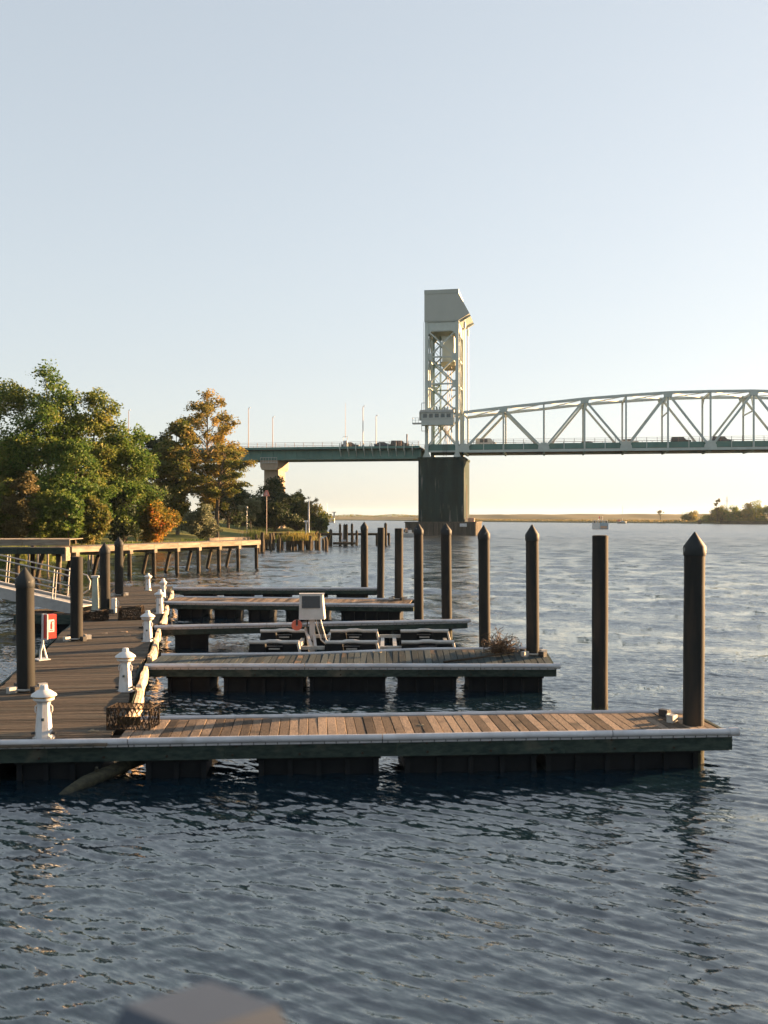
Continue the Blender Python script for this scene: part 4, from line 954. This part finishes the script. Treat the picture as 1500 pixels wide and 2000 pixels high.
sitter(5.1, 223.9, .95, SKIN, 'person in pale clothing at the console of the small motor boat'); sitter(4.6, 224.2, .8, CAR_COLS[3], 'person in dark clothing at the stern of the small motor boat')

t = thing('tour_boat', 'white double deck tour boat with blue bow on the river', 'boat', (79.5, 366, 0), rad(-12))
hull = [(-2.9, .0), (2.9, .0), (2.9, 2.1), (-2.9, 2.1)]
MB().span(-2.9, -.2, 0, 12, -.3, 2.0).build('hull', WHITE, t); MB().span(-.2, 2.9, 0, 12, -.3, 2.0).build('bow_side', BLUEH, t)
MB().span(.1, 2.5, -.1, 0, .0, .9).build('bow_opening', SKIN, t)
MB().span(-2.7, 2.7, .4, 11, 2.9, 3.0).build('canopy', WHITE, t)
for x in np.linspace(-2.65, 2.65, 7): MB().span(x-.06, x+.06, .4, .52, 2.0, 2.9).build('canopy_post', WHITE, t)
for k in range(5): MB().span(-2.3+k*1.0, -1.65+k*1.0, .75, 1.0, 2.0, 2.75).build('seat', TRIM if k % 2 else BLACK, t)
for x in (-.6, .85): MB().tube([(x, 2, 3.0), (x, 2, 4.5)], .05, 6).build('flag_pole', WHITE, t)
MB().span(-.6, -.1, 1.98, 2.02, 3.6, 4.4).build('flag', ORED, t); MB().span(.25, .8, 1.98, 2.02, 3.5, 4.1).build('flag', SKIN, t)
t = thing('sail_boat', 'sailing boat with bare mast moored off the marsh', 'boat', (151, 632, 0), rad(10))
hl = MB(); st = [(-3.2, .9, .9), (-1, 1.2, .9), (1.5, 1.0, 1.0), (3.4, .05, 1.3)]
for x, w, z in st: hl.v += [(x, -w, z), (x*.9, -w*.5, -.3), (x*.9, w*.5, -.3), (x, w, z)]
for i in range(3):
    for j in range(3): hl.f.append((i*4+j, (i+1)*4+j, (i+1)*4+j+1, i*4+j+1))
    hl.f.append((i*4+3, (i+1)*4+3, (i+1)*4, i*4))
hl.f += [(0, 1, 2, 3)]
hl.build('hull', TRIM, t); MB().span(-1, 1.2, -.7, .7, .9, 1.5).build('cabin', WHITE, t); MB().tube([(.4, 0, .9), (.4, 0, 10.8)], .09, 6).build('mast', GALV, t); MB().tube([(.4, 0, 2.0), (-2.6, 0, 2.1)], .14, 6).build('boom', SKIN, t)
MB().span(-2.9, -1.6, -.5, .5, 1.2, 2.3).build('cockpit_cover', ORED, t)
t = thing('work_barge', 'pale work barge moored in the far reach beyond the timber dock', 'barge', (-43, 720, 0))
MB().span(-6, 7, 0, 8, -.3, 3.0).build('hull', WSTAIN, t); MB().span(-6, -2, 2, 6, 3.0, 6.0).build('deck_house', WSTAIN, t); MB().tube([(1.5, 3, 3), (1.5, 3, 13.5)], .18, 6).build('mast', GALV, t)
MB().span(6.4, 7.4, 1, 2, 3, 7.0).build('radar_post', TRIM, t); MB().span(5.5, 8.4, 1, 2, 7.0, 7.6).build('radar_head', TRIM, t)

# ------------------------------------------------------------------ vegetation
G1 = leaf_mat('green_leaves', [(0, (0.024, 0.058, 0.014)), (.35, (0.061, 0.122, 0.022)), (.7, (0.116, 0.166, 0.030)), (1, (0.232, 0.230, 0.054))])
G2 = leaf_mat('olive_leaves', [(0, (0.037, 0.067, 0.017)), (.4, (0.098, 0.141, 0.026)), (.75, (0.183, 0.198, 0.042)), (1, (0.293, 0.256, 0.066))])
G3 = leaf_mat('dark_leaves', [(0, (.012, .026, .012)), (.5, (.03, .05, .018)), (1, (.075, .085, .028))], .3)
O1 = leaf_mat('turning_leaves', [(0, (0.061, 0.077, 0.017)), (.35, (0.146, 0.141, 0.030)), (.65, (0.256, 0.192, 0.042)), (1, (0.366, 0.230, 0.060))], .5)
O2 = leaf_mat('orange_leaves', [(0, (.05, .07, .016)), (.35, (.13, .125, .022)), (.6, (.25, .165, .026)), (.85, (.38, .17, .03)), (1, (.42, .10, .03))], .5)
OG = leaf_mat('rusty_green_leaves', [(0, (0.037, 0.064, 0.017)), (.4, (0.091, 0.115, 0.024)), (.75, (0.171, 0.147, 0.034)), (1, (0.281, 0.192, 0.054))], .45)
GY = leaf_mat('silver_leaves', [(0, (.06, .075, .04)), (.5, (.13, .145, .075)), (1, (.26, .25, .15))], .35)
BR = leaf_mat('brown_brush_leaves', [(0, (.035, .035, .015)), (.5, (.10, .085, .03)), (1, (.2, .15, .07))], .4)
MR = leaf_mat('marsh_reed', [(0, (.06, .07, .02)), (.5, (.15, .12, .04)), (1, (.25, .18, .07))], .4)

def leaf_quads(cent, size, q, up=.35):
    n = len(cent)
    a = q.normal(size=(n, 3)); a[:, 2] *= .55; a /= np.linalg.norm(a, axis=1)[:, None]
    nrm = q.normal(size=(n, 3)); nrm[:, 2] += up; nrm -= a*(nrm*a).sum(1)[:, None]; nrm /= np.linalg.norm(nrm, axis=1)[:, None]
    b = np.cross(nrm, a); s = size*q.uniform(.6, 1.35, n)[:, None]
    v = np.stack([cent-a*s, cent-b*s*.55, cent+a*s, cent+b*s*.55], 1).reshape(-1, 3)
    f = np.arange(n*4).reshape(n, 4)
    return v, f
def tree(name, label, cat, x, y, top, wid, low, leafm, nleaf, leaf=.24, seed=1, bark=BARK, group=None, ncl=26, flat=.75, shape=1.0, trunk_r=.28, cl_r=.17, gz=None, lean=(0, 0), droop=0.0, spread=1.0):
    q = np.random.default_rng(seed); g = float(ground_z(np.array(x), np.array(y))) if gz is None else gz
    t = thing(name, label, cat, (x, y, g), 0, group)
    H = top-g; zl = low-g; ch = H-zl; cz = zl+ch*.5
    cs = []; tries = 0
    while len(cs) < ncl and tries < 4000:
        tries += 1
        p = q.normal(size=3); p /= np.linalg.norm(p); p *= q.uniform(.25, 1.0)**.45
        zz = p[2]; k = 1.0
        if shape != 1.0: k = (1-(zz+1)/2)**shape*1.25+.12        # cone like crowns
        c = np.array([p[0]*wid/2*k*.82+lean[0]*(zz+1)/2, p[1]*wid/2*k*.82+lean[1]*(zz+1)/2, cz+zz*ch*.46])
        if all(np.linalg.norm((c-d)/np.array([wid, wid, ch*1.0])) > .105 for d in cs): cs.append(c)
    if shape != 1.0: cs.append(np.array([lean[0], lean[1], cz+ch*.44]))
    cs = np.array(cs)
    nleaf = int(nleaf*DENS); w = q.uniform(.55, 1.5, len(cs)); cnt = (w/w.sum()*nleaf).astype(int); pts = []
    for c, n, ww in zip(cs, cnt, w):
        if n < 1: continue
        r = wid*cl_r*ww**.5
        d = q.normal(size=(n, 3)); d /= np.linalg.norm(d, axis=1)[:, None]
        rr = (q.uniform(0.05, 1, n)**.5)[:, None]*r*(1+.35*np.sin(d[:, :1]*4+c[0])+.25*np.sin(d[:, 2:]*5+c[2]))
        o = d*rr*np.array([1, 1, flat]); o[:, 2] -= droop*(np.abs(o[:, 0])+np.abs(o[:, 1]))
        # twig clumping
        o += np.round(o/(leaf*3.2))*leaf*3.2*.35 - o*.35 if False else q.normal(0, leaf*.4, (n, 3))
        pts.append(c+o)
    pts = np.concatenate(pts); pts = pts[pts[:, 2] > .1]
    v, f = leaf_quads(pts, leaf, q)
    np_mesh('crown', v, f, leafm, t)
    m = MB(); path = []
    for k in range(7):
        s = k/6; path.append((lean[0]*s*s+.25*math.sin(s*4+seed)*s, lean[1]*s*s+.2*math.cos(s*5+seed)*s, -.4+s*(H*.86+.4)))
    m.tube(path, [trunk_r*(1.25-.2*0), trunk_r, trunk_r*.85, trunk_r*.68, trunk_r*.5, trunk_r*.32, trunk_r*.14], 8)
    for c in cs:
        zs = max(zl*.55, c[2]-np.hypot(c[0], c[1])*.75*spread-.5); s = min(max((zs+.4)/(H*.86+.4), .05), .92)
        k = s*6; i = int(k); fr = k-i; p0 = Vector(path[i]).lerp(Vector(path[min(i+1, 6)]), fr); p1 = Vector(c)
        mid = p0.lerp(p1, .5)+Vector((q.uniform(-.3, .3), q.uniform(-.3, .3), .25*wid*.1))
        r0 = trunk_r*(.42-.28*s); m.tube([p0, mid, p1], [r0, r0*.65, r0*.2], 5, caps=False)
        for _ in range(2):
            e = p1+Vector(q.normal(0, wid*.07, 3)); m.tube([mid.lerp(p1, .5), e], [r0*.3, r0*.1], 4, caps=False)
    m.build('trunk', bark, t, smooth=True)
    return t
TG = 'trees on the bank'; DENS = 2.3
tree('broadleaf_tree', 'tallest dense green tree in the tree mass, edge of the pier platform', 'tree', -43.5, 129, 24.2, 13.5, 1.5, G1, 17000, .19, 1, group=TG, ncl=52)
tree('broadleaf_tree', 'pale topped green tree at the outer side of the tall tree mass', 'tree', -50.0, 128, 23.4, 12, 2, G2, 11000, .19, 2, group=TG, ncl=30)
tree('broadleaf_tree', 'yellowish green tree sloping down beside the tallest tree', 'tree', -38.2, 131, 21.4, 10.5, 2, G2, 13000, .19, 3, group=TG, ncl=42)
tree('broadleaf_tree', 'bright green lower tree in the middle of the tree mass', 'tree', -38.6, 124, 14.5, 9.5, 1.2, G1, 11000, .18, 4, group=TG, ncl=26)
tree('broadleaf_tree', 'olive rounded tree at the sunny end of the tall tree mass', 'tree', -34.6, 133, 17.6, 9.5, 1.5, G1, 12000, .18, 5, group=TG, ncl=40)
tree('evergreen_tree', 'dark evergreen tree in the gap between green and orange trees', 'tree', -38.0, 168, 19.5, 11, 2, G3, 9000, .28, 6, group=TG, ncl=28)
tree('broadleaf_tree', 'rusty green tree leaning against the orange topped tree', 'tree', -33.8, 163, 21.0, 8.5, 3, OG, 9000, .26, 7, group=TG, ncl=28)
tree('sycamore_tree', 'tall sycamore with orange brown autumn leaves and pale trunk', 'tree', -30.0, 170, 26.8, 13.0, 6.0, O1, 9500, .19, 8, bark=BARKP, group=TG, ncl=64, trunk_r=.36, cl_r=.095)
tree('open_crowned_tree', 'open crowned green tree with long side branches beside the lawn', 'tree', -27.6, 164, 17.8, 12.5, 4.5, OG, 5000, .19, 9, group=TG, ncl=30, cl_r=.10, flat=.45, trunk_r=.4, spread=.35, lean=(1.5, 0))
tree('maple_tree', 'small maple with bright orange red leaves at the water', 'tree', -31.4, 137, 7.3, 7.0, 1.2, O2, 7000, .17, 10, group=TG, ncl=24, trunk_r=.14)
tree('silver_bush', 'silvery grey green bush between maple and lawn', 'bush', -27.6, 150, 5.9, 6.4, .9, GY, 6500, .15, 11, group='bushes on the bank', ncl=24, trunk_r=.12)
tree('evergreen_tree', 'dark conical evergreen in front of the concrete approach pier', 'tree', -24.8, 226, 13.3, 11.0, 1.0, G3, 10000, .25, 12, group=TG, ncl=40, shape=.7, flat=.6)
tree('evergreen_tree', 'lower dark evergreen with orange tips beside the conical one', 'tree', -20.2, 232, 9.6, 8.5, 1.0, OG, 7000, .23, 13, group=TG, ncl=26, shape=.6)
tree('wispy_tree', 'wispy pale bare tree at the water end of the bank', 'tree', -17.0, 232, 9.4, 5.0, 3.0, BR, 900, .13, 14, group=TG, ncl=26, trunk_r=.12, bark=BARKP, cl_r=.14)
tree('broadleaf_tree', 'dark green tree shading the lawn behind the open crowned tree', 'tree', -33.5, 214, 11.5, 13, 3, G3, 7000, .26, 15, group=TG, ncl=26)
tree('young_tree', 'slender young tree with pale leaves on the lawn', 'tree', -27.4, 205, 8.5, 4.5, 3.5, GY, 2200, .17, 16, group=TG, ncl=16, trunk_r=.09)
bush_lab = ['brown brushy shrub at the outer end of the bank', 'pale twiggy shrub under the tallest tree', 'olive shrub behind the pier platform', 'dark green shrub below the bright green tree',
            'rusty shrub at the foot of the olive tree', 'deep green shrub beside the orange maple', 'low green shrub at the shore behind the maple', 'tawny thicket shrub behind the outer walkway piles']
for k, (x, y_, tp, w, mm) in enumerate(((-45.5, 117, 9.6, 6, G2), (-42.2, 116, 10.2, 5.5, BR), (-39.6, 117, 7.6, 5, G2), (-37.4, 118, 8.2, 5, G1), (-35.6, 122, 7.2, 4.6, OG), (-34.2, 131, 9.2, 5.5, G3), (-34.8, 140, 10.5, 8, G3), (-48, 122, 10, 7, OG))):
    tree('shrub', bush_lab[k], 'shrub', x, y_, tp, w, .9, mm, 4200, .17, 30+k, group='shrubs under the trees', ncl=22, trunk_r=.09)
for k, (x, y_, tp, w) in enumerate(((-28.5, 236, 6.5, 8), (-35, 240, 8, 10), (-22, 246, 5.5, 7), (-17.2, 244, 4.6, 5), (-15.2, 250, 4.0, 4))):
    tree('shrub', ['dark shrub behind the lawn beside the conical evergreen', 'wide dark shrub at the top of the lawn', 'dark shrub below the approach span behind the evergreens', 'low shrub near the white pole at the shore end', 'lowest shrub at the very tip of the bank'][k], 'shrub', x, y_, tp, w, .8, (G3, G3, OG, G3, G2)[k], 2600, .2, 50+k, group='shrubs by the lawn', ncl=18, trunk_r=.09)
for k in range(7):
    y_ = 262+k*24; x = float(np.interp(y_, SH_Y, SH_X))-5-k*1.5
    tree('shrub', 'dark tree on the distant shore behind the evergreens', 'tree', x, y_, 7+R.uniform(0, 3), 10, .8, G3 if k % 2 else OG, 1800, .3, 60+k, group='trees on the shore beyond the bridge', ncl=18)

# reeds and grass along the shore
def blades(name, pts, h, w, m, seed, lean=.3):
    q = np.random.default_rng(seed); n = len(pts); a = q.uniform(0, 6.28, n); hh = h*q.uniform(.5, 1.25, n); d = np.stack([np.cos(a), np.sin(a), np.zeros(n)], 1)*w
    l = np.stack([q.normal(0, lean, n)*hh, q.normal(0, lean, n)*hh, hh], 1)
    v = np.stack([pts-d, pts+d, pts+l*.6+d*.6, pts+l], 1).reshape(-1, 3)
    o = np_mesh(name, v, np.arange(4*n).reshape(n, 4), m); o['kind'] = 'stuff'; return o
q = np.random.default_rng(5); n = 9000
yy = q.uniform(84, 262, n); xx = np.interp(yy, SH_Y, SH_X)-np.abs(q.normal(0, 1.5, n))-.2
o = blades('shore_grass', np.stack([xx, yy, ground_z(xx, yy)-.05], 1), .5, .04, G1, 6); o['label'] = 'green and tawny grass fringing the river bank'; o['category'] = 'grass'
for k, (x, y_, n, hgt, sp, mm) in enumerate(((-20.2, 158, 350, 1.8, 1.1, G2), (-16.8, 142, 260, 1.1, .5, MR), (-11.8, 139, 500, 1.2, 1.3, O1), (-34.5, 95, 800, 1.5, 1.6, G2))):
    pp = np.stack([q.normal(x, sp, n), q.normal(y_, sp, n), np.full(n, [.8, .9, 1.1, .2][k])], 1)
    o = blades('reed_clump', pp, hgt, .04, mm, 70+k); o['label'] = ['tall tawny reeds at the lawn corner', 'short dry grass tuft on the first stumps', 'orange dry grass growing on the old stumps', 'green reeds in the shallows by the platform'][k]; o['category'] = 'reeds'
# soil caps under the stump grass
for k, (x, y_, w) in enumerate(((-16.8, 142, 1.6), (-11.8, 139, 3.8))):
    cr = MB(); 
    for j in range(5): cr.box((R.uniform(-.2, .2)*w, R.uniform(-.4, .4), .9+R.uniform(-.1, .1)), (w*.7, 1.2, .5), R.uniform(-.4, .4))
    for s in (-1, 0, 1): cr.box((s*w*.35, 0, .0), (.4, .4, 2.0))
    tag(cr.build('rotten_crib', DARKW, None, (x, y_, 0)), ['small rotten timber crib with a grass tuft', 'long rotten timber crib overgrown with orange grass'][k], 'timber crib')
# low retaining wall at the lawn edge and mossy ramp
t = thing('retaining_wall', 'low concrete retaining wall at the edge of the lawn', 'wall', (-26.0, 148.5, .2), rad(58))
for k in range(5): MB().span(k*2.2, k*2.2+2.15, 0, .4, 0, 1.05).build('block', CONCL, t)

# far bank trees
DENS = 2.0; q = random.Random(21); far_lab = {}
for k in range(44):
    x = 200+k*2.4+q.uniform(-1.5, 1.5); y_ = float(np.interp(x, FS_X, FS_Y))+8+q.uniform(0, 30); h = q.uniform(6.0, 11.5)*(.5+.5*min(1, k/6))
    tree('far_tree', 'autumn tinted tree in the wood across the river', 'tree', x, y_, 1+h, q.uniform(10, 14), .2, (OG, O1, G2, BR)[k % 4], 900, .42, 100+k, group='trees across the river', ncl=13, gz=far_z(x, y_), cl_r=.2)
tree('far_tree', 'tall thin tree standing above the wood across the river', 'tree', 203, 607, 17.0, 4.2, 3, BR, 900, .3, 140, ncl=18, gz=.8, cl_r=.16)
tree('far_tree', 'small lone bare tree on the marsh beyond the sailing boat', 'tree', 186, 670, 9.2, 5, 4.5, BR, 260, .25, 141, ncl=10, gz=1.0)
pts = []
q2 = np.random.default_rng(9)
n = 5200; xx = q2.uniform(-420, 70, n); yy = np.interp(xx, FS_X, FS_Y)+q2.uniform(340, 400, n); hh = 1.2+2.4*(.5+.5*np.sin(xx*.09))*(.5+.5*np.sin(xx*.031+2))
pt = np.stack([xx, yy, 4.0+q2.uniform(0, 1, n)*hh], 1); v, f = leaf_quads(pt, .9, q2)
o = np_mesh('far_woods', v, f, OG); o['kind'] = 'stuff'; o['label'] = 'low distant tree line on the far reach of the river'; o['category'] = 'woods'
n = 14000; xx = q2.uniform(30, 330, n); yy = np.interp(xx, FS_X, FS_Y)+q2.uniform(2, 90, n)**1.0
zz = np.array([far_z(a, b) for a, b in zip(xx, yy)]); pt = np.stack([xx, yy, zz+q2.uniform(0, 1.0, n)], 1); v, f = leaf_quads(pt, .55, q2)
o = np_mesh('marsh_scrub', v, f, MR); o['kind'] = 'stuff'; o['label'] = 'tawny scrub along the marsh shore across the river'; o['category'] = 'scrub'
n = 16000; xx = q2.uniform(196, 345, n); yy = np.interp(xx, FS_X, FS_Y)+q2.uniform(4, 30, n)
hh = (1.4+3.2*(.5+.5*np.sin(xx*.33+1))*(.6+.4*np.sin(xx*.13)))*np.clip((xx-194)/14, .25, 1); pt = np.stack([xx, yy, .7+q2.uniform(0, 1, n)*hh], 1); v, f = leaf_quads(pt, .34, q2)
o = np_mesh('far_thicket', v, f, OG); o['kind'] = 'stuff'; o['label'] = 'continuous brushy thicket at the foot of the wood across the river'; o['category'] = 'thicket'
t = thing('timber_bulkhead', 'dark timber bulkhead along the water below the wood across the river', 'bulkhead', (196, 581, 0), rad(-36))
for k in range(12): MB().span(k*6, k*6+5.9, 0, 1.2, -.5, 1.5+.1*(k % 3)).build('panel', DARKW, t)
t = thing('marker_stump', 'dark round marker stump at the end of the far bulkhead', 'stump', (187, 590, 0)); MB().lathe([(1.2, -.5), (1.3, 1.2), (.7, 2.4), (.2, 2.6)], 10).build('stump', DARKW, t)
for k, (x, h) in enumerate(((265, 21), (320, 24))):
    o = thing('pylon', ['thin transmission mast above the far wood', 'taller transmission mast beyond the far wood'][k], 'mast', (x*1.3, 1000, 3)); MB().beam((0, 0, 0), (0, 0, h), .5, .5).beam((-2, 0, h*.8), (2, 0, h*.8), .3, .3).build('mast', GALV, o)

# ------------------------------------------------------------------ boardwalk post in front of the camera
t = thing('railing_post', 'blurred square post cap of the boardwalk railing close by', 'post', (-.255, 1.385, 2.898))
dm = lambda k, z: [(-.106*k, 0, z), (0, -.072*k, z), (.106*k, 0, z), (0, .072*k, z)]
def stack(*rings):
    m = MB(); n = len(rings)
    for r in rings: m.v += r
    for i in range(n-1):
        for j in range(4): m.f.append((i*4+j, i*4+(j+1) % 4, (i+1)*4+(j+1) % 4, (i+1)*4+j))
    m.f += [(3, 2, 1, 0), tuple((n-1)*4+j for j in range(4))]; return m
stack(dm(.9, -3.6), dm(.9, .78)).build('post', SLEEVE, t)
stack(dm(1.55, .775), dm(1.6, .80), dm(1.5, .83), dm(1.0, .921)).build('cap', mat('slate_cap_paint', (0.05, 0.07, 0.105), (0.045, 0.062, 0.092), 0.5, 4), t)

# ------------------------------------------------------------------ haze
hz = MB().span(-4200, 4200, -80, 9200, -2.8, 63.5).build('haze', None); hz['kind'] = 'stuff'; hz['label'] = 'thin warm evening haze over the river'; hz['category'] = 'haze'
hm = bpy.data.materials.new('haze_air'); hm.use_nodes = True
for n in list(hm.node_tree.nodes): hm.node_tree.nodes.remove(n)
ho = hm.node_tree.nodes.new('ShaderNodeOutputMaterial'); pv = hm.node_tree.nodes.new('ShaderNodeVolumePrincipled')
pv.inputs['Color'].default_value = (.6, .8, 1.0, 1); pv.inputs['Density'].default_value = HAZE; pv.inputs['Anisotropy'].default_value = 0.35
hm.node_tree.links.new(pv.outputs[0], ho.inputs['Volume']); hz.data.materials.append(hm)
